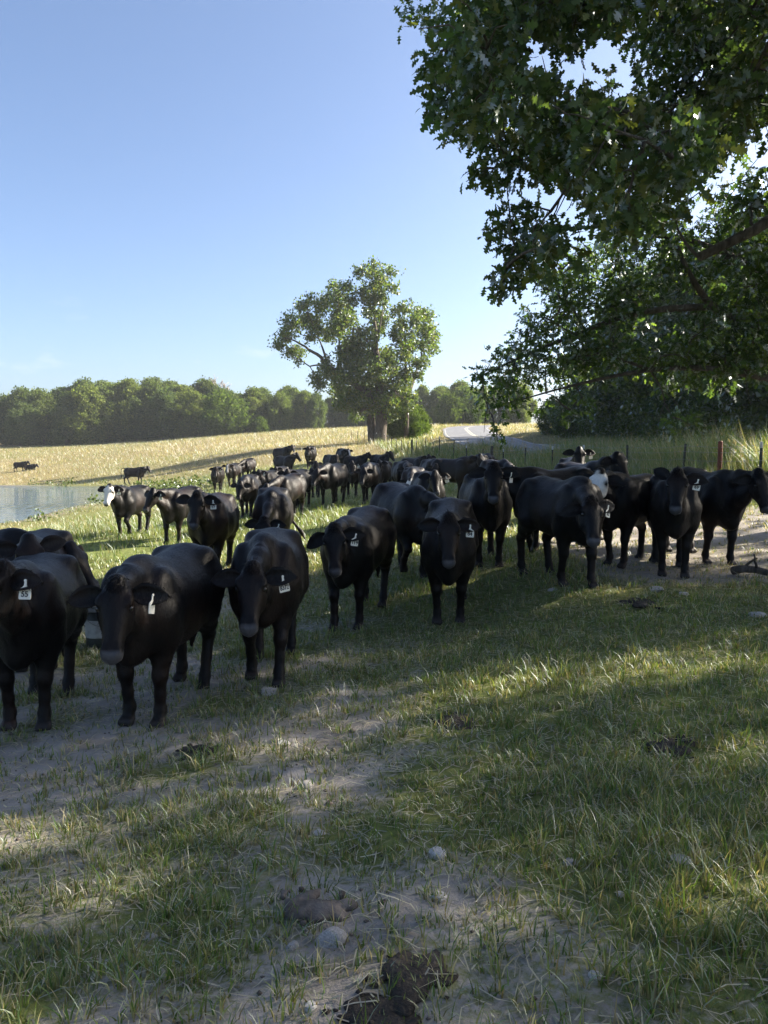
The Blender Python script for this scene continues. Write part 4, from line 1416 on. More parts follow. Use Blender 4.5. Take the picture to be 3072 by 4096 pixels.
# boughs along the left outline so the edge reads as in the photo
for px, py, d, R in [(1790, 120, 8.4, .22), (1770, 260, 8.3, .22), (1800, 400, 8.2, .25), (1880, 480, 8.2, .25), (1860, 190, 8.5, .28), (1990, 660, 8.0, .22), (1965, 690, 8, .14), (2080, 640, 8.1, .28), (2030, 880, 7.9, .22), (2060, 980, 7.9, .24), (2020, 1110, 7.8, .16), (2000, 1150, 7.8, .10), (2130, 1040, 8.0, .25), (1960, 330, 8.4, .32), (1990, 540, 8.2, .28), (2150, 900, 8.2, .3), (1730, 280, 8.2, .10), (1745, 430, 8.2, .10)]:
    vis.append((*at(px, py, d), R, R, R * .85))
for i in range(4000):
    if len(hid) >= 60: break
    c = ON + np.array([0.2, -.6, 7.4]) + np.clip(ro.normal(0, 1, 3), -1.7, 1.7) * np.array([3.6, 3.0, 2.2])
    R = ro.uniform(.55, .9)
    if c[2] < 2.6 or c[1] > 12.3 or c[1] < 2.5 or c[0] < 4.2: continue
    q = proj(c)
    if q is not None and q[2] > .8:
        rp = R / q[2] * F_PX * 1.35
        if -rp < q[0] < W_PX + rp and -rp < q[1] < H_PX + rp: continue
    elif np.linalg.norm(c - [0, 0, 1.6]) < 2.5: continue
    hid.append((*c, R, R, R * .75))
# limbs
parts = []
t, P = limb(ON + [0, 0, -.3], ON + [-.2, .2, 5.2], .42, .30, 11, .04, 9, 12); parts.append(t)
heads = []
allb = vis + hid
primary = [(ON + [-2.4, .4, 4.6]), (ON + [-3.6, -.6, 5.6]), (ON + [-3.4, 1.0, 3.6]), (ON + [1.8, 1.0, 7.2]), (ON + [-.6, -2.6, 7.0]), (ON + [-1.0, .6, 9.0]), (ON + [2.6, -1.4, 6.4]), (ON + [-2.2, -1.8, 7.8]), (ON + [.8, 2.2, 6.2])]
joints = [P[-1], P[-2]]
for i, e in enumerate(primary):
    s0 = P[5 + i % 4]
    t, Q = limb(s0, e, .13, .055, 20 + i, .14, 7, 8)
    parts.append(t); joints += [Q[3], Q[5], Q[6]]
joints = np.array(joints)
nodes = list(joints)
allb = sorted(allb, key=lambda b: min(np.linalg.norm(joints - np.array(b[:3]), axis=1)))
for i, b in enumerate(allb):
    c = np.array(b[:3])
    nn_ = np.array(nodes)
    j = nn_[np.argmin(np.linalg.norm(nn_ - c, axis=1))]
    L0 = np.linalg.norm(c - j)
    t, Q = limb(j, c, min(.032, .012 + .012 * L0), .007, 900 + i, .20, 6, 5)
    parts.append(t)
    nodes += [Q[2], Q[4], c]
    for k in range(3):
        e = c + ro.normal(0, 1, 3) * b[3] * .6
        parts.append(limb(Q[3 + k % 2], e, .012, .004, 2000 + i * 3 + k, .15, 4, 4)[0])
tv, tf = merge(parts)
PAL_OAK = [(a * .72, b * .72, c * .76) for a, b, c in [(.058, .100, .048), (.070, .115, .052), (.088, .132, .060), (.050, .086, .045), (.078, .112, .055), (.110, .125, .050)]]
pv, dv = blob_points(vis, 200, 21, .15)
dv = dv * .8 + np.array([0, 0, -.55])
_k = sun_gap(pv, 1, .45); pv, dv = pv[_k], dv[_k]
V1, F1, C1 = leaf_cloud(pv, .126, 9, dv, .06, 22, 'lobed', PAL_OAK, .3)
ph_, dh = blob_points(hid, 22, 23, .2)
_k = sun_gap(ph_, 2, .3); ph_, dh = ph_[_k], dh[_k]
V2, F2, C2 = leaf_cloud(ph_, .17, 7, dh * .7 + np.array([0, 0, -.5]), .12, 24, 'spray', PAL_OAK, .3)
put_tree('overhanging_oak', mesh_poly('trunk', tv, tf, True), mesh_np('crown', np.vstack([V1, V2]), np.vstack([F1, F2 + len(V1)]), True, np.vstack([C1, C2])), (0, 0, 0), 0, 1, 'big oak with lobed leaves hanging into the top right corner')
put_near_oak = bpy.data.objects['overhanging_oak']

# ------------------------------------------------------------------ finer-leaved oak behind it
PN = np.array([8.0, 12.6, 0.0]); PN[2] = gz(PN[0], PN[1])
CROWN2 = [(2060, 1180), (2100, 1260), (2020, 1340), (1990, 1400), (1900, 1470), (1865, 1510), (1900, 1580), (1930, 1680), (1975, 1770), (2020, 1770), (2040, 1690), (2120, 1690), (2210, 1620), (2300, 1560), (2420, 1480), (2560, 1530), (2640, 1640), (2720, 1660), (2800, 1600), (3072, 1560), (3300, 1560), (3300, 700), (2200, 1000)]
HOLES2 = [(2690, 1230, 60), (2640, 1310, 50), (2740, 1190, 40)]
vis2 = []
tries = 0
while len(vis2) < 150 and tries < 9000:
    tries += 1
    px, py = ro.uniform(1860, 3300), ro.uniform(850, 1780)
    d = ro.uniform(11.4, 13.6)
    R = ro.uniform(.22, .42)
    rp = R / d * F_PX * .8
    if not all(in_poly(px + rp * math.cos(a), py + rp * math.sin(a), CROWN2) for a in np.linspace(0, 6.28, 9)[:-1]): continue
    if any(math.hypot(px - hx, py - hy) < rp * .8 + hr for hx, hy, hr in HOLES2): continue
    p = at(px, py, d)
    if any(np.linalg.norm(p - np.array(b[:3])) < .30 for b in vis2): continue
    vis2.append((*p, R, R, R * .8))
for px, py, d, R in [(1905, 1500, 12, .13), (1950, 1470, 12, .16), (2000, 1430, 12.2, .18), (1935, 1580, 12, .15), (1960, 1650, 11.9, .14), (1985, 1720, 11.8, .10), (1990, 1760, 11.8, .07), (2060, 1370, 12.2, .2), (2110, 1270, 12.4, .16), (1620, 25, 9.5, .12), (1680, 50, 9.4, .15), (1730, 90, 9.3, .15), (1880, 520, 8.8, .12), (1840, 560, 8.8, .10), (2280, 1640, 12, .16), (2330, 1590, 12, .16), (2760, 1700, 11.5, .14), (2690, 1670, 11.5, .13)]:
    vis2.append((*at(px, py, d), R, R, R * .85))
hid2 = []
for i in range(1200):
    if len(hid2) >= 42: break
    c = PN + np.array([1.2, -.6, 6.0]) + np.clip(ro.normal(0, 1, 3), -1.6, 1.6) * np.array([2.6, .9, 2.0])
    R = ro.uniform(.5, .8)
    if c[2] < 3 or c[1] > 13.2: continue
    q = proj(c)
    rp = R / q[2] * F_PX * 1.3
    if q[0] < W_PX + rp and q[1] > -rp and not (q[0] > 2500 and 300 < q[1] < 1200): continue
    hid2.append((*c, R, R, R * .75))
parts = []
t, P = limb(PN + [0, 0, -.3], PN + [-.1, 0, 6.6], .30, .16, 51, .03, 9, 10); parts.append(t)
joints = [P[6]]
LB = [[(3250, 1400, 12.6), (3072, 1335, 12.3), (2960, 1290, 12.2), (2850, 1225, 12.1), (2760, 1100, 12.0), (2700, 960, 12.0)],
      [(3250, 1180, 12.6), (3000, 1060, 12.3), (2760, 960, 12.1), (2520, 940, 12.0)],
      [(2850, 1225, 12.1), (2560, 1250, 12.2), (2300, 1340, 12.2), (2060, 1440, 12.1), (1930, 1500, 12.0)],
      [(3250, 1560, 12.6), (2900, 1480, 12.0), (2600, 1480, 11.8), (2300, 1540, 11.9), (2080, 1600, 11.9)],
      [(2600, 1480, 11.8), (2400, 1400, 12.0), (2200, 1280, 12.3)]]
RB = [[.11, .085, .075, .06, .045, .03], [.08, .06, .04, .02], [.06, .045, .035, .02, .01], [.07, .05, .035, .02, .01], [.03, .02, .012]]
for L_, R_ in zip(LB, RB):
    pts_ = [at(*q) for q in L_]
    pts2 = catmull(np.array(pts_), 3)
    rad = np.interp(np.linspace(0, 1, len(pts2)), np.linspace(0, 1, len(R_)), R_)
    parts.append(tube(pts2, rad, 7))
    joints += pts_[1:]
    if L_[0][0] > 3200:
        parts.append(limb(P[4] if L_[0][1] > 1300 else P[6], pts_[0], .14, R_[0], 70 + int(L_[0][1]), .04, 5, 7)[0])
joints = np.array(joints)
nodes = list(joints)
for i, b in enumerate(sorted(vis2 + hid2, key=lambda b: min(np.linalg.norm(joints - np.array(b[:3]), axis=1)))):
    c = np.array(b[:3])
    if c[1] < 10.2: continue
    nn_ = np.array(nodes)
    j = nn_[np.argmin(np.linalg.norm(nn_ - c, axis=1))]
    t, Q = limb(j, c, .018, .005, 5000 + i, .20, 5, 5); parts.append(t)
    nodes += [Q[2], c]
    for k in range(2):
        parts.append(limb(Q[2 + k], c + ro.normal(0, 1, 3) * b[3] * .7, .008, .003, 6000 + i * 2 + k, .15, 4, 4)[0])
tv, tf = merge(parts)
PAL_PIN = [(.052, .084, .030), (.070, .104, .034), (.088, .122, .038), (.045, .070, .030), (.105, .135, .04)]
pv, dv = blob_points(vis2, 165, 31, .1)
_k = sun_gap(pv, 3, .7); pv, dv = pv[_k], dv[_k]
V1, F1, C1 = leaf_cloud(pv, .125, 8, dv * .8 + np.array([0, 0, -.5]), .07, 32, 'pin', PAL_PIN, .3)
ph_, dh = blob_points(hid2, 40, 33, .2)
_k = sun_gap(ph_, 4); ph_, dh = ph_[_k], dh[_k]
V2, F2, C2 = leaf_cloud(ph_, .19, 7, dh * .7 + np.array([0, 0, -.4]), .12, 34, 'pin', PAL_PIN, .3)
put_tree('pin_oak', mesh_poly('trunk', tv, tf, True), mesh_np('crown', np.vstack([V1, V2]), np.vstack([F1, F2 + len(V1)]), True, np.vstack([C1, C2])), (0, 0, 0), 0, 1, 'fine leaved oak with drooping boughs hanging down in front of the road')

# ------------------------------------------------------------------ trees standing beyond the right edge that shade the foreground
def airy_tree(seed, H, R, n, leaf, filt):
    """tall thin-leaved tree, leaves spread evenly so that light filters through"""
    r = np.random.default_rng(seed)
    parts = []
    t, P = limb((0, 0, -.3), (r.normal(0, .3), r.normal(0, .3), H * .82), .22, .05, seed, .04, 10, 9)
    parts.append(t)
    d = r.normal(0, 1, (n, 3)); d /= np.linalg.norm(d, axis=1)[:, None]
    q = r.random(n) ** (1 / 2.6)
    zc_, hz_ = H * .62, H * .38
    ed = 1 + .16 * np.sin(3 * np.arctan2(d[:, 1], d[:, 0]) + seed) + .12 * np.sin(5 * d[:, 2] + seed)
    p = d * (q * ed)[:, None] * np.array([R, R, hz_]) + np.array([0, 0, zc_])
    for k in range(26):
        e = p[r.integers(0, n)]
        j = P[int(np.clip(e[2] / (H * .82) * 8 - 1, 2, 8))]
        parts.append(limb(j, e, .05, .012, seed * 31 + k, .12, 5, 5)[0])
    p = p[filt(p)]
    V, Fi, C = leaf_cloud(p, leaf, 1, None, .01, seed + 1, 'quad', PAL_R)
    tv_, tf_ = merge(parts)
    return mesh_poly('trunk', tv_, tf_, True), mesh_np('crown', V, Fi, True, C)


for i, (x, y, Ht, Rr, n_) in enumerate([(19.8, 5.2, 14.5, 3.1, 6500), (20.3, 8.8, 15.5, 3.2, 7000), (19.7, 12.2, 15, 3.0, 6500), (20.4, 15.4, 15.5, 2.9, 6000), (25.5, 7.5, 17, 3.4, 6000), (25.8, 12.0, 18, 3.4, 6500), (25.2, 16.2, 17.5, 3.2, 5500)]):
    z0 = gz(x, y) - .2
    tm, cm = airy_tree(480 + i, Ht, Rr, int(n_ * .58), .22, lambda p, x=x, y=y, z0=z0, i=i: sun_gap(p + np.array([x, y, z0]), 10 + i, .35))
    put_tree('shade_tree', tm, cm, (x, y, z0), 0, 1, 'tall tree across the road right of the herd shading the foreground', 'trees shading the foreground')

# ------------------------------------------------------------------ fence
fence = empty('wire_fence', (fence_xy(16.8), 16.8, gz(fence_xy(16.8), 16.8)))
tag(fence, 'barbed wire fence on dark steel posts between the pasture and the road', 'fence')
FO = Vector(fence.location)


def tpost(h, r=.024):
    """steel T-post: T section, studs up the face, flared anchor at the foot, bevelled top"""
    sec = [(-.036, -.005), (.036, -.005), (.036, .004), (.006, .004), (.006, .042), (-.006, .042), (-.006, .004), (-.036, .004)]
    V, Fc = [], []
    n = len(sec)
    for z in (-.4, h - .01, h):
        k = .82 if z == h else 1
        V += [(x * k, y * k, z) for x, y in sec]
    for l in range(2):
        for i in range(n):
            j = (i + 1) % n
            Fc.append((l * n + i, l * n + j, (l + 1) * n + j, (l + 1) * n + i))
    Fc.append(tuple(range(2 * n, 3 * n))); Fc.append(tuple(range(n - 1, -1, -1)))
    for q in range(10):
        z = h - .08 - q * .1
        o = len(V)
        V += [(-.012, -.004, z), (.012, -.004, z), (.012, -.013, z - .008), (-.012, -.013, z - .008), (.012, -.004, z - .022), (-.012, -.004, z - .022)]
        Fc += [(o, o + 1, o + 2, o + 3), (o + 3, o + 2, o + 4, o + 5), (o, o + 3, o + 5), (o + 1, o + 4, o + 2)]
    return V, Fc


tp_me = mesh_poly('post', *tpost(1.18))
cap_me = mesh_poly('post_tip', *[([(x * 1.06, y * 1.06, z) for x, y, z in tpost(1.185)[0][8:24]] if False else None) or (lambda v: [(x * 1.07, y * 1.07, z) for (x, y, z) in [(a, b, c) for c in (1.05, 1.184) for a, b in [(-.037, -.006), (.037, -.006), (.037, .005), (.007, .005), (.007, .043), (-.007, .043), (-.007, .005), (-.037, .005)]]])(0), [(i, (i + 1) % 8, 8 + (i + 1) % 8, 8 + i) for i in range(8)] + [tuple(range(8, 16))]])
rp_v, rp_f = tube([(0, 0, -.4), (0, 0, .6), (0, 0, 1.2), (0, 0, 1.215)], [.057, .056, .055, .035], 14)
pipe_me = mesh_poly('pipe_post', rp_v, rp_f, False)
wp_v, wp_f = tube([(0, 0, -.4), (.01, 0, .5), (-.01, .005, 1.1), (0, 0, 1.30), (0, 0, 1.32)], [.085, .08, .075, .072, .05], 10)
wood_me = mesh_poly('wooden_post', wp_v, wp_f, False)
PD = [13.7, 16.8, 20.0, 23.1, 26.3, 29.3, 32.4, 35.5, 38.9, 42.0, 45.0, 48.3, 51.8, 55.0, 58.3, 61.0, 63.8, 66.6, 69.6, 72.4, 75.2, 78.0, 81.0, 84.5, 88.5, 92.5]
tops = []
rf = np.random.default_rng(3)
for i, d in enumerate(PD):
    x = fence_xy(min(d, 78)) - .22 * max(0, d - 78)
    z = gz(x, d)
    p = link('post', tp_me, MAT_POST, fence)
    p.location = Vector((x, d, z)) - FO
    p.rotation_euler = (rf.normal(0, .02), rf.normal(0, .025), rf.uniform(-.3, .3) - 1.4)
    if rf.random() < .5:
        c = link('post_tip', cap_me, MAT_POSTW, p)
    tops.append(Vector((x, d, z)))
for d, me_, mt, nm in ((18.35, pipe_me, MAT_RUST, 'pipe_post'), (37.3, wood_me, MAT_BARK, 'wooden_post'), (56.6, wood_me, MAT_BARK, 'wooden_post')):
    x = fence_xy(d) + .02
    p = link(nm, me_, mt, fence)
    p.location = Vector((x, d, gz(x, d))) - FO
    if nm == 'pipe_post': p['label'] = 'rusty red pipe post'
for hgt in (.32, .55, .78, .98, 1.12):
    pth = []
    for a, b in zip(tops[:-1], tops[1:]):
        for k in range(4):
            t = k / 4
            q = a.lerp(b, t)
            pth.append(q + Vector((.0, .0, hgt - .05 * math.sin(PI * t) * rf.uniform(.5, 1.2))) - FO)
    pth.append(tops[-1] + Vector((0, 0, hgt)) - FO)
    v, f = tube(pth, [.0035] * len(pth), 4)
    # barbs, two twisted points every 12 cm on the near spans
    bv, bf = [], []
    for a, b in zip(pth[:24], pth[1:25]):
        for k in range(6):
            q = a.lerp(b, (k + .5) / 6)
            for s in (-1, 1):
                o = len(bv)
                bv += [q + Vector((0, .004, 0)), q + Vector((0, -.004, 0)), q + Vector((s * .012, 0, .016 * s))]
                bf.append((o, o + 1, o + 2))
    v, f = merge([(v, f), (bv, bf)])
    link('wire', mesh_poly('wire', v, f), MAT_WIRE, fence)
# ------------------------------------------------------------------ the herd
def cow_at(px, d, A, dx_front=None):
    """ground point under the barrel; px,d give the point between the front hooves"""
    x, y = xd(px, d), d
    return x, y


def put(px, d, A, s, spec, label, ref='f', **kw):
    me, fr = spec
    if len(me.vertices) > 17500: kw.setdefault('hair', True)
    a = math.radians(A)
    x, y = xd(px, d), d
    if ref == 'f':
        x -= math.sin(a) * .39 * s; y += math.cos(a) * .39 * s
    # stand on the slope: mean of ground under the four feet
    fx = [(x + math.sin(a) * q * s, y - math.cos(a) * q * s) for q in (.4, -.53)]
    z0, z1 = mz(*fx[0]), mz(*fx[1])
    o = place_cow(me, fr, (x, y, (z0 + z1) / 2 - .012), a, s, label, **kw)
    o.rotation_mode = 'ZYX' if False else 'XYZ'
    sl = math.atan2(z0 - z1, .93 * s)
    o.rotation_mode = 'QUATERNION'
    o.rotation_quaternion = (Matrix.Rotation(a, 4, 'Z') @ Matrix.Rotation(-sl, 4, 'X')).to_quaternion()
    return o


U = lambda name, **k: cow_mesh(name, **k)
HN = 0.0182
# --- front row and its neighbours, each with its own pose
put(66, 5.45, 13, 1.0, U('cow_a', h=HN, head='mid', yaw=-42, neckyaw=2, legs=(.02, -.05, .06, -.08), fat=1.15, seed=1, ears=(-5, 5), tail=(.05, 0)),
    'black cow cut off by the left edge, tag reading 55 in its ear', number='55', tag_turn=.5)
put(548, 5.4, -7, 1.0, U('cow_b', h=HN, head='mid', drop=-.10, yaw=14, neckyaw=15, pitch=64, legs=(.02, -.02, .10, -.14), fat=1.2, seed=2, ears=(4, 8), tail=(-.05, 0)),
    'black cow standing nearest the camera with drooping ears and its tag edge on', number=None, tag_turn=1.35)
put(1050, 6.2, 3, 1.0, U('cow_c', h=HN, head='low', drop=-.02, yaw=-2, pitch=62, legs=(.14, -.12, -.05, .1), fat=1.25, seed=3, ears=(-6, 2)),
    'black cow walking head low towards the camera, white tag 8372', number='8372')
put(1395, 8.2, -16, .98, U('cow_d', h=HN, head='mid', drop=-.02, yaw=18, pitch=62, legs=(.05, .16, .10, -.10), fat=1.05, seed=4, ears=(0, 32)),
    'black cow with crossed front legs left of the one tagged 84, its tag reading 119', number='119')
put(1798, 8.1, -6, .98, U('cow_e', h=HN, head='up', drop=-.07, yaw=2, pitch=64, legs=(-.02, .03, .12, -.05), fat=.95, seed=5, ears=(4, 4)),
    'black cow facing the camera square on, tag 84 in its ear', number='84')
put(1660, 10.0, 20, 1.0, U('cow_f', h=.0195, head='low', drop=.03, yaw=22, pitch=62, legs=(0, .05, .1, -.05), lift=(0, .16, 0, 0), fat=1.15, seed=6),
    'large black cow half hidden between the cows tagged 119 and 84', number=None, tagged=False)
put(1960, 10.0, 0, 1.0, U('cow_g', h=HN, head='up', drop=-.03, yaw=-8, pitch=60, legs=(.04, -.03, .05, -.05), fat=.95, seed=7, ears=(6, 10)),
    'tall black cow standing with raised head just behind the one tagged 84', number=None, tag_turn=1.2)
put(2320, 8.5, 17, 1.0, U('cow_h', h=HN, head='low', drop=-.04, yaw=-22, neckyaw=-26, pitch=60, legs=(.10, -.12, .05, -.12), fat=.95, seed=8, ears=(-22, 24), roll=-12),
    'black cow turned right with lowered head, tag 83 lying sideways', number='83')
put(2465, 9.6, -44, .96, U('cow_i', h=HN, head='up', drop=-.13, yaw=14, pitch=58, legs=(.02, -.08, .08, -.1), fat=1.0, seed=9, white='face', ears=(16, 12)),
    'white faced black cow looking over the back of the one tagged 83', tagged=False)
put(2705, 9.0, -16, .98, U('cow_j', h=HN, head='up', drop=-.09, yaw=-8, pitch=62, legs=(.03, -.05, .08, -.05), fat=.95, seed=10, ears=(2, -38)),
    'black cow with one ear pricked up and tag 69 beside the rusty post', number='69')
put(2890, 9.9, 10, 1.0, U('cow_k', h=HN, head='mid', drop=.0, yaw=4, pitch=66, legs=(.06, -.10, .05, -.1), fat=1.0, seed=11, ears=(-14, 6)),
    'rightmost black cow with tag 78 hanging under its ear', number='78')
put(2130, 11.2, -64, 1.0, U('cow_l', h=.0215, head='mid', yaw=-18, pitch=40, legs=(.05, -.08, .05, -.1), fat=.95, seed=12, tail=(-.25, .12)),
    'black cow in profile facing left behind the cow tagged 83', tagged=False)
put(2300, 15.2, -8, .98, U('cow_m', h=.0215, head='up', drop=.04, yaw=2, pitch=56, fat=.95, seed=13, ears=(-4, -4)),
    'black cow with raised head and sunlit chest alone by the fence', number=None)
put(2375, 12.2, 12, 1.02, U('cow_n', h=.0215, head='up', drop=-.04, yaw=18, pitch=60, fat=1.0, seed=14, ears=(-35, 10)),
    'black cow mostly hidden behind the white faced one on the right', tagged=False)
# --- left and middle
put(490, 17.5, -10, .96, U('cow_o', h=.0215, head='mid', drop=.02, yaw=6, pitch=62, legs=(.10, -.02, .1, -.1), lift=(.16, 0, 0, 0), fat=1.05, seed=15, white='face', ears=(4, 4)),
    'white faced black cow walking up from the pond', number='6', name='cow')
put(690, 16.5, -14, .98, U('cow_p', h=.0215, head='mid', drop=.0, yaw=-16, pitch=60, legs=(.02, .12, .08, -.1), fat=1.0, seed=16, ears=(0, 2)),
    'brownish black cow looking left beside the white faced one near the pond', number='5')
put(828, 11.5, 2, 1.04, U('cow_q', h=.0195, head='mid', drop=.0, yaw=-4, pitch=66, legs=(.06, -.04, .05, -.05), fat=1.2, seed=17, ears=(6, 0)),
    'black cow behind the nearest one, facing the camera, tag 17', number='17')
put(1085, 11.9, 6, 1.0, U('cow_r', h=.0195, head='down', drop=.04, yaw=-14, pitch=66, legs=(.05, -.05, .12, -.08), fat=1.15, seed=18, ears=(2, 2), tail=(.36, .10)),
    'black cow swishing its tail behind the one tagged 8372', number='7')
put(985, 21, 2, .97, U('cow_s', h=.0235, head='low', drop=.0, yaw=-10, pitch=64, legs=(.10, -.08, .05, -.1), fat=1.15, seed=19),
    'broad black cow walking head down left of the tail swishing one', tagged=False)
put(120, 7.1, 16, 1.02, U('cow_t', h=.0215, head='up', drop=-.10, yaw=14, pitch=62, fat=1.0, seed=20, ears=(-18, 0)),
    'black cow whose poll and ear show above the back of the one tagged 55', tagged=False)
put(-70, 8.0, 70, 1.04, U('cow_u', h=.0235, head='low', yaw=10, fat=1.0, seed=21),
    'black cow at the left edge of which only the back shows behind its neighbour', ref='c', tagged=False)

# --- shared poses for the cattle farther back
B = {
    'front': U('back_front', h=.029, head='mid', legs=(.05, -.05, .05, -.05), fat=1.1, seed=31),
    'walk': U('back_walk', h=.029, head='mid', yaw=8, legs=(.14, -.12, -.08, .12), fat=1.05, seed=32),
    'low': U('back_low', h=.029, head='low', yaw=-12, legs=(-.06, .1, .08, -.1), fat=1.15, seed=33),
    'down': U('back_down', h=.029, head='down', yaw=10, legs=(.06, -.06, .05, -.1), fat=1.1, seed=34),
    'side': U('back_side', h=.029, head='mid', yaw=-20, legs=(.12, -.10, .10, -.12), fat=1.0, seed=35, tail=(.05, .05)),
    'turn': U('back_turn', h=.029, head='up', yaw=30, legs=(.05, -.08, .06, -.06), fat=1.0, seed=36, ears=(0, -25)),
    'blaze': U('back_blaze', h=.029, head='mid', yaw=14, legs=(.08, -.06, .05, -.05), fat=1.0, seed=37, white='blaze'),
    'muzzle': U('back_white', h=.029, head='low', drop=-.05, yaw=4, legs=(.06, -.05, .05, -.05), fat=1.1, seed=38, white='face'),
}
BACK = [
    (1128, 18.8, -18, 1.02, 'low', 'dark brown tinged cow seen from its flank behind the tail swishing one', False),
    (1174, 21.5, -12, 1.0, 'walk', 'sunlit cow right behind the brown tinged one in the middle of the herd', False),
    (868, 36, 8, 1.04, 'front', 'leftmost of the three cows standing by the dark bank', True),
    (925, 38, -8, 1.02, 'blaze', 'cow with a white blaze, middle of the three by the dark bank', False),
    (983, 41, -14, 1.0, 'low', 'brownish cow, rightmost of the three by the dark bank', False),
    (1058, 28, -14, 1.0, 'walk', 'black cow with its head turned left in front of the brown tinged cow', True),
    (1118, 33, -6, 1.0, 'front', 'black cow with sunlit back below the pair facing right', False),
    (1156, 40, 42, 1.04, 'turn', 'nearer of the two cows facing right at the back of the herd', True),
    (1152, 49, 52, 1.06, 'side', 'farther of the two cows facing right at the back of the herd', False),
    (1240, 44, 0, 1.1, 'front', 'cow standing alone head on at the back of the herd', True),
    (1262, 28, -6, 1.02, 'turn', 'cow with one ear showing behind the sunlit one walking forward', False),
    (1312, 21.5, -16, 1.06, 'low', 'sunlit black cow walking forward with lowered head in the centre', False),
    (1336, 39, 25, 1.02, 'side', 'left of the small trio of dark cows far behind the centre', False),
    (1378, 42, 15, 1.06, 'blaze', 'white marked cow in the small trio far behind the centre', False),
    (1408, 26, 2, 1.04, 'front', 'black cow facing the camera right of the centre one', True),
    (1440, 38, 45, 1.0, 'turn', 'right of the small trio of dark cows far behind the centre', False),
    (1474, 21.8, -4, 1.04, 'low', 'brown sunlit cow walking forward left of the large half hidden one', False),
    (1524, 25.5, -10, 1.02, 'walk', 'cow just behind the brown sunlit one, its flank in the light', False),
    (1532, 37, 25, 1.05, 'turn', 'cow at the back with its head turned right and a pale tag', True),
    (1622, 22.5, 8, 1.02, 'low', 'cow with a bowed head above the white faced grazing one', True),
    (1686, 29, 36, 1.04, 'side', 'farthest cow by the fence left of the one in profile', False),
    (1736, 22, 6, 1.04, 'low', 'cow with bowed head and sunlit back left of the one in profile', False),
    (1648, 17, -6, 1.02, 'muzzle', 'cow with a white face bowed low behind the large half hidden one', False),
    (1722, 14.6, 4, 1.02, 'front', 'brown backed cow with a tag looking out above the one tagged 84', True),
    (1862, 21, 46, 1.06, 'side', 'dark cow in profile facing right behind the herd by the fence', True),
    (1950, 25, 5, 1.04, 'low', 'rear cow of the pair in front of the thick wooden fence post', False),
    (2014, 18, 14, 1.02, 'low', 'front cow of the pair in front of the thick wooden fence post', False),
]
for px, d, A, s, key, lab, tg in BACK:
    put(px, d, A, s * .93, B[key], lab, tagged=tg, detail=d < 30)
put(540, 60.3, 92, 1.08, U('cow_pond', h=.03, head='mid', yaw=-25, legs=(.08, -.10, .12, -.12), seed=41, raise_tail=True, tail=(.05, 0)), 'black cow in profile with lifted tail standing on the pond bank', ref='c', tagged=False, detail=False)
put(85, 96, 95, 1.02, B['side'], 'tiny black cow in the distance left of the pond', ref='c', tagged=False, detail=False)
lm = U('cow_lying', h=.029, head='mid', drop=-.05, seed=42, lying=True, tail=(.3, -.1))
o = put(122, 97, 80, 1.0, lm, 'tiny black cow lying in the distant grass beside a standing one', ref='c', tagged=False, detail=False)
o.location.z -= .44

# ------------------------------------------------------------------ bucket behind the nearest cow
bx, by = xd(386, 7.9), 7.9
bk = empty('bucket', (bx, by, mz(bx, by)), .4)
bk.scale = (1.1, 1.1, 1.2)
tag(bk, 'dark plastic bucket with a pale band standing behind the nearest cow', 'bucket')
BH = .37


def lathe(prof, n=28):
    V, Fc = [], []
    for r, z in prof:
        for i in range(n):
            a = 2 * PI * i / n
            V.append((r * math.cos(a), r * math.sin(a), z))
    for l in range(len(prof) - 1):
        for i in range(n):
            j = (i + 1) % n
            Fc.append((l * n + i, l * n + j, (l + 1) * n + j, (l + 1) * n + i))
    Fc.append(tuple(range(n - 1, -1, -1)))
    return V, Fc


m_b = noise_mat('bucket_plastic', [(0.3, (.020, .024, .022)), (.7, (.045, .05, .046))], 10, .45, .05, spec=.5)
m_w = noise_mat('bucket_label', [(0.3, (.26, .26, .25)), (.6, (.40, .40, .39))], 14, .6, .05)
m_g = noise_mat('bucket_rim', [(0.3, (.16, .17, .18)), (.7, (.24, .25, .26))], 10, .5, .05)
link('shell', mesh_poly('shell', *lathe([(.130, 0), (.134, .01), (.150, BH - .004), (.143, BH - .004), (.127, .02), (.001, .02)]), True), m_b, bk)
link('rim', mesh_poly('rim', *lathe([(.151, BH - .05), (.160, BH - .05), (.161, BH - .035), (.153, BH - .03), (.154, BH - .008), (.158, BH), (.144, BH + .001)]), True), m_g, bk)
link('label_band', mesh_poly('label_band', *lathe([(.1385, .09), (.1402, .10), (.1460, .235), (.1450, .245)]), True), m_w, bk)
hv = [(.156 * math.cos(a), .05 * math.sin(a) - .0, BH - .03 - .15 * math.sin(a)) for a in np.linspace(0, PI, 17)]
hv = [(x, -.165 * math.sin(a) * .9, BH - .03 - .14 * math.sin(a)) for (x, _, _), a in zip(hv, np.linspace(0, PI, 17))]
link('handle', mesh_poly('handle', *tube(hv, [.003] * 17, 6), True), MAT_WIRE, bk)
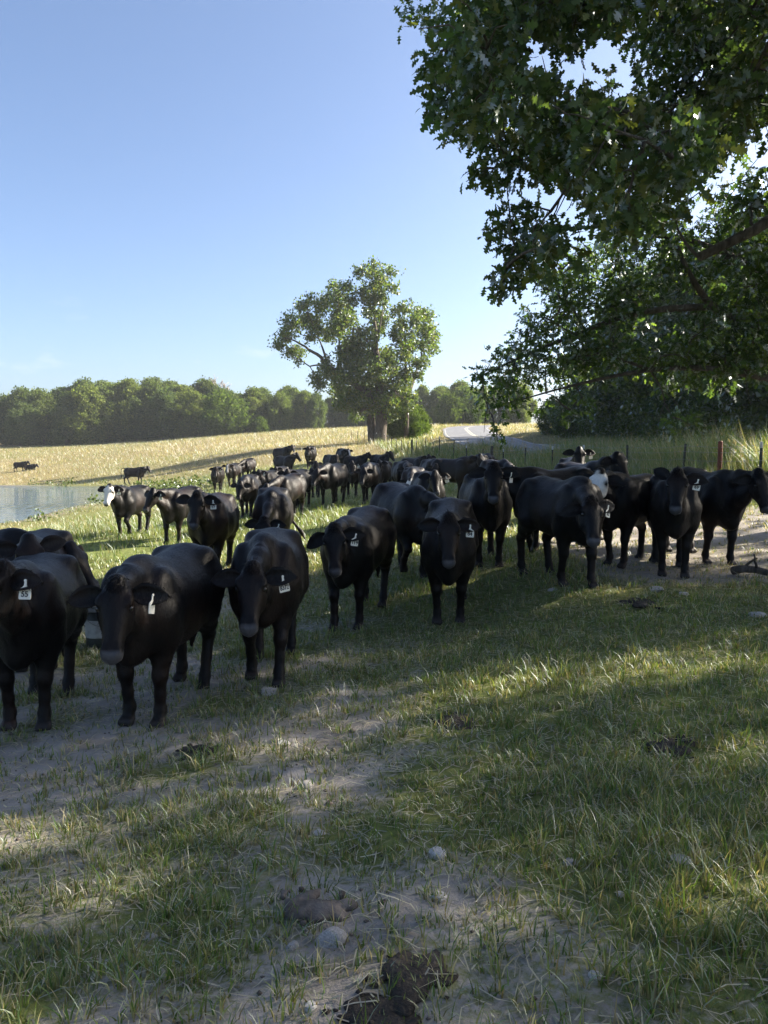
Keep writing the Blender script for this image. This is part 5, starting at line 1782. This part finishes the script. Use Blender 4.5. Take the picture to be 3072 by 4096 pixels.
# ------------------------------------------------------------------ stones, manure, clods, fallen wood
def rock_mesh(name, seed, flat=.7, n=3, facets=True):
    r = np.random.default_rng(seed)
    import bmesh
    bm = bmesh.new()
    bmesh.ops.create_icosphere(bm, subdivisions=n, radius=1.0)
    cuts = r.normal(0, 1, (9, 3)); cuts /= np.linalg.norm(cuts, axis=1)[:, None]
    off = r.uniform(.62, .95, 9)
    for v in bm.verts:
        p = np.array(v.co)
        for c, o in zip(cuts, off):
            dd = p @ c - o
            if dd > 0: p = p - c * dd * .92
        p = p * (1 + .05 * math.sin(p[0] * 7 + seed) * math.sin(p[1] * 6 + 2 * seed))
        p += r.normal(0, .012, 3)
        p[2] *= flat
        v.co = p
    me = bpy.data.meshes.new(name)
    bm.to_mesh(me); bm.free()
    return me


def ground_hit(px, py):
    """where the ground lies under photo pixel (px, py)"""
    lo, hi = 1.5, 60.0
    for _ in range(40):
        m = (lo + hi) / 2
        p = at(px, py, m)
        if p[2] > mz(p[0], p[1]): lo = m
        else: hi = m
    p = at(px, py, lo)
    return p[0], p[1]


ROCKS = [(1225, 3145, 30, 1, .7, MAT_STONE, 'pale angular stone on bare dirt, farthest of the foreground stones'),
         (1278, 3335, 20, 2, .8, MAT_STONE_W, 'small white stone alone on the bare dirt strip in the middle'),
         (1748, 3425, 34, 3, .95, MAT_STONE_W, 'white and grey stone standing on bare dirt, brightest in the foreground'),
         (1752, 3590, 30, 4, .55, MAT_STONE_W, 'flat pale stone sunk in the dirt just below the brightest stone'),
         (1325, 3770, 52, 5, .85, MAT_STONE, 'rough grey rock, largest stone, beside the dark manure'),
         (1170, 3790, 24, 6, .8, MAT_STONE, 'small grey stone left of the largest rock'),
         (2382, 3905, 22, 7, .7, MAT_STONE_W, 'lone pale stone in the lower right foreground'),
         (605, 3750, 24, 8, .5, MAT_STONE, 'flat grey stone in the grass at lower left'),
         (327, 3805, 9, 9, .8, MAT_STONE_W, 'tiny white pebble at lower left'),
         (2285, 3452, 26, 10, .5, MAT_STONE, 'bluish grey stone half buried among grass right of centre'),
         (2480, 3578, 18, 11, .5, MAT_STONE_W, 'flat whitish chip in the grass at right'),
         (1135, 2975, 22, 12, .6, MAT_STONE_W, 'buff coloured stone between the front cow and the dirt strip'),
         (2625, 2358, 34, 13, .4, MAT_STONE, 'flat slab in front of the cow tagged 69'),
         (2730, 2375, 20, 14, .5, MAT_STONE_W, 'small pale stone right of the flat slab'),
         (3030, 2462, 34, 15, .5, MAT_STONE, 'broad pale stone at the right edge below the cattle'),
         (1080, 2768, 40, 16, .3, MAT_STONE, 'flat stone under the front hooves of the cow tagged 8372'),
         (2730, 3440, 40, 17, .35, MAT_STONE, 'long buff stone lying in grass at the right'),
         (1240, 4030, 26, 18, .6, MAT_STONE_W, 'pale stone at the bottom edge left of the manure'),
         (2210, 2362, 18, 19, .5, MAT_STONE, 'small grey stone in front of the cow tagged 83')]
for px, py, hw, sd, fl, mt, lab in ROCKS:
    x, y = ground_hit(px, py)
    s = hw / F_PX * math.hypot(y, 1.6)
    o = link('stone', rock_mesh('stone', sd, fl), mt)
    o.location = (x, y, mz(x, y) + s * fl * .05)
    o.scale = (s * 1.15, s * 1.05, s)
    o.rotation_euler = (.1, -.1, sd * 1.3)
    tag(o, lab, 'stone', 'stones on the pasture')


def pad_mesh(name, seed, R):
    """manure: a folded heap of soft lumps, one mesh"""
    r = np.random.default_rng(seed)
    F = Field((-R * 1.7, -R * 1.5, -.03), (R * 1.7, R * 1.5, R * .55 + .04), R / 14)
    for i in range(26):
        a, q = r.uniform(0, 2 * PI), r.random() ** .6
        rr = R * r.uniform(.14, .34) * (1.15 - .5 * q)
        F.ell((R * q * math.cos(a), R * q * math.sin(a) * .75, rr * .12), (rr * r.uniform(.9, 1.6), rr * r.uniform(.8, 1.2), rr * r.uniform(.35, .6)), R * .05)
    for i in range(14):
        a, q = r.uniform(0, 2 * PI), r.uniform(1.0, 1.45)
        rr = R * r.uniform(.05, .11)
        F.ell((R * q * math.cos(a), R * q * math.sin(a) * .75, rr * .3), (rr * 1.3, rr, rr * .6), R * .02)
    V, Q = F.mesh()
    return mesh_np(name, V, Q, True)


for px, py, R, sd, lab in [(1640, 3930, .15, 1, 'large dark manure heap beside the biggest rock at the bottom'), (1830, 2892, .17, 2, 'dark manure pad in the grass right of centre'), (815, 3012, .15, 3, 'dark manure pad on the dirt below the front cow'), (2700, 2985, .16, 4, 'manure pad hidden in grass at the right edge'), (2570, 2418, .22, 5, 'dry dung patch in front of the cows at the right'), (1500, 4080, .12, 6, 'small manure clump at the bottom edge')]:
    x, y = ground_hit(px, py)
    o = link('manure_pad', pad_mesh('manure_pad', sd, R), MAT_MANURE)
    o.location = (x, y, mz(x, y) + .002)
    o.rotation_euler = (0, 0, sd)
    tag(o, lab, 'manure', 'manure pads on the pasture')
x, y = ground_hit(1270, 3640)
o = link('dirt_mound', pad_mesh('dirt_mound', 9, .13), MAT_DIRT)
o.location = (x, y, mz(x, y) + .01); o.scale = (1, 1, 1.6)
tag(o, 'low crumbling mound of grey dirt above the largest rock', 'dirt')
# fallen branches at the right
for pa, pb, r0, lab, sd in [((2960, 2035), (3160, 1990), .035, 'weathered branch lying on the ground at the right edge behind the cattle', 1), ((2930, 2300), (3140, 2325), .05, 'short log lying in shade at the right edge', 2)]:
    a = ground_hit(*pa); b = ground_hit(*pb)
    A_, B_ = np.array([a[0], a[1], mz(*a) + r0]), np.array([b[0], b[1], mz(*b) + r0])
    mid = (A_ + B_) / 2
    t, Q = limb(A_ - mid, B_ - mid, r0, r0 * .7, sd, .12, 9, 9)
    ps = [t]
    for k in range(3):
        ps.append(limb(Q[2 + k * 2], Q[2 + k * 2] + np.array([.1 * (-1) ** k, -.12, .15 + .05 * k]), r0 * .4, r0 * .15, sd * 7 + k, .1, 5, 6)[0])
    o = link('fallen_branch', mesh_poly('fallen_branch', *merge(ps), True), MAT_BARK)
    o.location = mid
    tag(o, lab, 'branch')

# ------------------------------------------------------------------ grass, blade by blade
def blades(P, H, Wd, lean, az, C0, C1, seg=2):
    """curved blades; P root (N,3), H height, Wd width, lean horizontal reach/height, az direction"""
    N = len(P)
    dirv = np.c_[np.cos(az), np.sin(az), np.zeros(N)]
    tw = az + PI / 2 + rng.normal(0, .7, N)
    side = np.c_[np.cos(tw), np.sin(tw), np.zeros(N)]
    V, C = [], []
    for i in range(seg + 1):
        t = i / seg
        ctr = P + dirv * (H * lean * t ** 1.8)[:, None]
        ctr[:, 2] += H * (t - .28 * np.clip(lean, 0, 1.6) * t * t)
        w = Wd * (1 - t ** 1.5) * (.75 + .5 * t * (1 - t) * 2)
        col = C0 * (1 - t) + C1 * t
        if i < seg:
            V += [ctr - side * (w / 2)[:, None], ctr + side * (w / 2)[:, None]]
            C += [col, col]
        else:
            V.append(ctr); C.append(col)
    k = len(V)
    Vv = np.stack(V, 1).reshape(-1, 3); Cc = np.stack(C, 1).reshape(-1, 3)
    tr = []
    for i in range(seg - 1):
        a = 2 * i
        tr += [(a, a + 1, a + 3), (a, a + 3, a + 2)]
    tr.append((2 * seg - 2, 2 * seg - 1, 2 * seg))
    Fi = (np.arange(N) * k)[:, None, None] + np.array(tr)[None]
    return Vv, Fi.reshape(-1, 3), Cc


GREEN = np.array([(.090, .160, .045), (.118, .192, .050), (.155, .228, .060), (.082, .140, .052), (.190, .240, .068)])
STRAW = np.array([(.32, .27, .16), (.42, .36, .22), (.26, .21, .12), (.50, .45, .30)])


def tufts(y0, y1, dens, n_bl, hrange, wid, seg, accept, spread, margin=1.0, dryk=1.0, slope=.56, hmod=None, drymix=None, leanr=(.15, .9), tdry=None):
    area = (y1 - y0) * (slope * 2 * (y0 + y1) / 2 + 2 * margin)
    n = int(area * dens)
    u = rng.random(n)
    # trapezoid: sample y proportional to width
    ys = np.sqrt(y0 ** 2 + u * (y1 ** 2 - y0 ** 2)) if margin < y0 * slope * 3 else y0 + u * (y1 - y0)
    xs = rng.uniform(-1, 1, n) * (slope * ys + margin)
    bare, dry = grass_fields(xs, ys)
    keep = (rng.random(n) < accept(xs, ys, bare, dry)) & (pond_sd(xs, ys) > .15) & (road_dist(xs, ys) > ROAD_W + .35)
    xs, ys, bare, dry = xs[keep], ys[keep], bare[keep], dry[keep]
    n = len(xs)
    hT = rng.uniform(hrange[0], hrange[1], n) ** 1.0
    if hmod is not None: hT = hT * hmod(xs, ys, bare, dry)
    r = np.repeat
    N = n * n_bl
    a = rng.uniform(0, 2 * PI, N)
    rad = np.abs(rng.normal(0, 1, N)) * spread
    X, Y = r(xs, n_bl) + np.cos(a) * rad, r(ys, n_bl) + np.sin(a) * rad
    Z = micro_z(X, Y) - .004
    H = r(hT, n_bl) * rng.uniform(.45, 1.15, N)
    d_ = r(dry, n_bl)
    isdry = rng.random(N) < np.clip(d_ * dryk + (.16 if tdry is None else tdry), 0, .97)
    tint = r(rng.uniform(.75, 1.25, n), n_bl)[:, None]
    cg = GREEN[rng.integers(0, len(GREEN), N)] * tint
    cd = STRAW[rng.integers(0, len(STRAW), N)] * tint
    c1 = np.where(isdry[:, None], cd, cg)
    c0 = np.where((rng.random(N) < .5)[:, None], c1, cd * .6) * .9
    az = a + rng.normal(0, .7, N)
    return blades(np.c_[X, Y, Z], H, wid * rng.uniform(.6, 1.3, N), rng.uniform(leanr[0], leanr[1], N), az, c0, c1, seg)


def stuff(name, chunks, label, mat=MAT_GRASS, cat='grass'):
    V, Fc, C, o = [], [], [], 0
    for v, f, c in chunks:
        V.append(v); Fc.append(f + o); C.append(c); o += len(v)
    ob = link(name, mesh_np(name, np.vstack(V), np.vstack(Fc), True, np.vstack(C)), mat)
    tag(ob, label, None, None, 'stuff')
    return ob


acc = lambda x, y, b, d: np.clip(1.2 - b * .9, .34, 1)
tall = lambda x, y, b, d: (.66 + .3 * np.clip(.6 - b, 0, 1)) * (1 + .5 * (fbm(x, y, 1.1, 61, 2) - .5) * 2)
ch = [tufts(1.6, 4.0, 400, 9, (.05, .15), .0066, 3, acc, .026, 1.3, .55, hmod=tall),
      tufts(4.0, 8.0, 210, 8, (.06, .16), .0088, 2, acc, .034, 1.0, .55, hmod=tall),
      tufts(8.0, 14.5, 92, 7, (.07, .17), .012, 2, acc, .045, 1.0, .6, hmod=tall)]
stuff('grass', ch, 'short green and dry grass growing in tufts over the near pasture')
# trodden straw and clippings lying on the dirt
n = 60000
ys = np.sqrt(rng.uniform(1.6 ** 2, 11.5 ** 2, n)); xs = rng.uniform(-1, 1, n) * (.56 * ys + .8)
bare, dry = grass_fields(xs, ys)
kp = rng.random(n) < .35 + .65 * fbm(xs, ys, .7, 71, 2)
xs, ys = xs[kp], ys[kp]; n = len(xs)
L_ = rng.uniform(.03, .17, n); an = rng.uniform(0, 2 * PI, n)
w_ = rng.uniform(.0025, .0055, n) * (1 + ys * .06)
z_ = micro_z(xs, ys) + rng.uniform(.004, .018, n)
dx, dy = np.cos(an), np.sin(an)
bow = rng.normal(0, .12, n) * L_
tilt = rng.normal(0, .10, n) * L_
A_ = np.c_[xs - dx * L_ / 2, ys - dy * L_ / 2, z_]
M_ = np.c_[xs - dy * bow, ys + dx * bow, z_ + np.abs(tilt) * .5]
B_ = np.c_[xs + dx * L_ / 2, ys + dy * L_ / 2, z_ + tilt * .3]
s_ = np.c_[-dy, dx, np.zeros(n)] * w_[:, None] / 2
V = np.stack([A_ - s_, A_ + s_, M_ - s_, M_ + s_, B_], 1).reshape(-1, 3)
Fi = ((np.arange(n) * 5)[:, None, None] + np.array([(0, 1, 3), (0, 3, 2), (2, 3, 4)])[None]).reshape(-1, 3)
pal = np.vstack([STRAW, STRAW, [(.12, .14, .07), (.17, .16, .10)]])
C = np.repeat(pal[rng.integers(0, len(pal), n)] * rng.uniform(.6, 1.1, (n, 1)), 5, 0)
stuff('straw_litter', [(V, Fi, C)], 'dry grass clippings trodden into the bare dirt', MAT_GRASS)
# small clods and grit on the bare dirt
n = 2600
ys = np.sqrt(rng.uniform(1.6 ** 2, 7.5 ** 2, n)); xs = rng.uniform(-1, 1, n) * (.56 * ys + .8)
bare, _ = grass_fields(xs, ys)
kp = rng.random(n) < bare
xs, ys = xs[kp], ys[kp]; n = len(xs)
oct_ = np.array([(1, 0, 0), (-1, 0, 0), (0, 1, 0), (0, -1, 0), (0, 0, .8), (0, 0, -.8)], float)
ofc = np.array([(0, 2, 4), (2, 1, 4), (1, 3, 4), (3, 0, 4), (2, 0, 5), (1, 2, 5), (3, 1, 5), (0, 3, 5)])
sz = rng.uniform(.003, .012, n) * (1 + (rng.random(n) < .05) * 1.0)
V = (np.c_[xs, ys, micro_z(xs, ys) + sz * .4][:, None, :] + oct_[None] * sz[:, None, None] * rng.uniform(.6, 1.3, (n, 6, 1))).reshape(-1, 3)
Fi = ((np.arange(n) * 6)[:, None, None] + ofc[None]).reshape(-1, 3)
gr = link('gravel', mesh_np('gravel', V, Fi, False), MAT_DIRT)
tag(gr, 'crumbs of dirt and grit on the bare ground', None, None, 'stuff')

# lush pasture among the herd and the dry meadow behind
pat = lambda x, y, b, d: np.clip(.35 + 1.2 * (fbm(x, y, 2.6, 91, 3) - .3), .1, 1) * (1 - .75 * b)
hp = lambda x, y, b, d: (.65 + 1.0 * (fbm(x, y, 3.2, 95, 2)) * (1 + .6 * sstep(5, 9, -x) * sstep(12, 20, y))) * (.45 + .55 * sstep(1, 9, pond_sd(x, y)))
ch = [tufts(14.0, 26, 52, 7, (.08, .20), .013, 2, pat, .07, 1.5, .6, hmod=hp, tdry=.03),
      tufts(26, 46, 19, 6, (.10, .26), .022, 1, pat, .12, 2, .6, hmod=hp, tdry=.04)]
stuff('pasture_grass', ch, 'sunlit green pasture grass among the herd and round the pond')
farh = lambda x, y, b, d: .55 + 1.1 * d * (fbm(x, y, 5, 97, 2) + .3)
ch = [tufts(46, 85, 7.5, 5, (.16, .38), .026, 1, pat, .22, 2, .58, hmod=farh),
      tufts(85, 152, 3.2, 5, (.22, .48), .042, 1, lambda x, y, b, d: np.clip(.5 + d, 0, 1), .4, 3, .56, hmod=farh)]
stuff('meadow_grass', ch, 'tall dry tan grass of the meadow rising to the far wood')


# tall weeds along the fence and on the verge
def band(n, d0, d1, x0f, x1f, n_bl, hr, wid, spread, seg=3, dryp=.3, lean=(.1, .7)):
    ys = np.sqrt(rng.uniform(d0 ** 2, d1 ** 2, n)) if d0 < 30 else rng.uniform(d0, d1, n)
    t = rng.random(n)
    xs = x0f(ys) + (x1f(ys) - x0f(ys)) * t
    kp = (road_dist(xs, ys) > ROAD_W + .3) & (rng.random(n) < .25 + 1.1 * fbm(xs, ys, 1.7, 81, 2))
    xs, ys = xs[kp], ys[kp]; n = len(xs)
    N = n * n_bl
    a = rng.uniform(0, 2 * PI, N); rad = np.abs(rng.normal(0, 1, N)) * spread
    X, Y = np.repeat(xs, n_bl) + np.cos(a) * rad, np.repeat(ys, n_bl) + np.sin(a) * rad
    hh = np.repeat(rng.uniform(hr[0], hr[1], n) * (.55 + .9 * fbm(xs, ys, 2.3, 85, 2)), n_bl) * rng.uniform(.5, 1.1, N)
    isd = rng.random(N) < dryp
    c1 = np.where(isd[:, None], STRAW[rng.integers(0, 4, N)], GREEN[rng.integers(0, 5, N)]) * rng.uniform(.75, 1.2, (N, 1))
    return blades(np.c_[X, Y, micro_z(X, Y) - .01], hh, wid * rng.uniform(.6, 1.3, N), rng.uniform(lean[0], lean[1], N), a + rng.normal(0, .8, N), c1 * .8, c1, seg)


fx = lambda y: np.vectorize(lambda q: float(fence_xy(q)))(y)
rx = lambda y: np.interp(y, ROAD_S[:, 1][:110], ROAD_S[:, 0][:110])
ch = [band(2800, 12, 32, lambda y: fx(y) - .4, lambda y: fx(y) + 1.6, 8, (.5, 1.05), .012, .10),
      band(900, 32, 47, lambda y: fx(y) + .6, lambda y: rx(y) - 3.6, 8, (.75, 1.15), .022, .16, 2),
      band(3300, 14, 33, lambda y: fx(y) + 1.0, lambda y: rx(y) - 3.4, 8, (.9, 1.55), .015, .13, 2),
      band(1900, 32, 80, lambda y: fx(y) - .6, lambda y: rx(y) - 5.6, 7, (.4, .9), .026, .18, 2),
      band(900, 18, 60, lambda y: rx(y) + 3.6, lambda y: rx(y) + 6.5, 7, (.3, .7), .022, .15, 2),
      band(700, 80, 128, lambda y: fx(y * 0 + 78) + 2, lambda y: rx(y) - 3.8, 7, (.4, .9), .05, .3, 2, .5)]
stuff('tall_grass', ch, 'tall rank grass and weeds along the fence and road verge')


# seed stalks nodding above the weeds
n = 420
ys = np.sqrt(rng.uniform(12.5 ** 2, 45 ** 2, n)); xs = fx(ys) + rng.uniform(-.4, 3.0, n)
kp = road_dist(xs, ys) > 3.6
xs, ys = xs[kp], ys[kp]; n = len(xs)
zz = micro_z(xs, ys); hh = rng.uniform(.9, 1.45, n)
az = rng.uniform(0, 2 * PI, n)
b1 = blades(np.c_[xs, ys, zz], hh, np.full(n, .008) * (1 + ys * .02), rng.uniform(.1, .45, n), az, np.tile([.2, .17, .09], (n, 1)), np.tile([.30, .25, .14], (n, 1)), 3)
sx_ = xs + np.cos(az) * hh * .2; sy_ = ys + np.sin(az) * hh * .2
b2 = blades(np.c_[np.repeat(sx_, 6), np.repeat(sy_, 6), np.repeat(zz + hh * .78, 6) + rng.uniform(0, .2, n * 6)], rng.uniform(.05, .12, n * 6), np.full(n * 6, .014) * np.repeat(1 + ys * .02, 6), rng.uniform(.4, 1.6, n * 6), rng.uniform(0, 2 * PI, n * 6), np.tile([.28, .22, .13], (n * 6, 1)), np.tile([.36, .29, .18], (n * 6, 1)), 2)
stuff('seed_stalks', [b1, b2], 'dry seed stalks nodding above the weeds at the fence')
# broad-leaved weeds on the pond bank
pts = []
for i in range(26):
    q = PS[rng.integers(0, len(PS))] 
    v = (q - c0) / np.linalg.norm(q - c0)
    p = q + v * rng.uniform(.3, 2.2)
    if abs(p[0] / max(p[1], 1)) > .6: continue
    if p[1] < 45 and i % 2: continue
    z = gz(p[0], p[1])
    for k in range(8): pts.append((p[0] + rng.normal(0, .22), p[1] + rng.normal(0, .22), z + rng.uniform(.03, .35)))
for (px, d) in [(640, 47), (690, 46), (720, 45), (760, 44), (600, 52), (660, 50), (780, 40)]:
    x = xd(px, d); z = gz(x, d)
    for k in range(22): pts.append((x + rng.normal(0, .45), d + rng.normal(0, .45), z + rng.uniform(.03, .6)))
V, Fi, C = leaf_cloud(np.array(pts), .16, 5, None, .10, 55, 'quad', [(.06, .095, .028), (.08, .12, .035), (.10, .12, .045)])
stuff('bank_weeds', [(V, Fi, C)], 'broad leaved weeds growing on the pond bank', MAT_GRASS)

# ------------------------------------------------------------------ evening air between here and the far wood
hz0, hz1 = (-260.0, -60.0, -4.5), (260.0, 330.0, 30.0)
hv = [(x, y, z) for x in (hz0[0], hz1[0]) for y in (hz0[1], hz1[1]) for z in (hz0[2], hz1[2])]
hf = [(0, 1, 3, 2), (4, 6, 7, 5), (0, 4, 5, 1), (2, 3, 7, 6), (0, 2, 6, 4), (1, 5, 7, 3)]
m, N, L, out = new_mat('haze')
pv_ = N.new('ShaderNodeVolumePrincipled')
pv_.inputs['Color'].default_value = (.82, .88, .95, 1)
pv_.inputs['Density'].default_value = 0.0003
pv_.inputs['Anisotropy'].default_value = 0.2
L.new(pv_.outputs[0], out.inputs['Volume'])
haze = link('haze', mesh_poly('haze', hv, hf), m)
tag(haze, 'thin summer haze over the pasture', None, None, 'stuff')
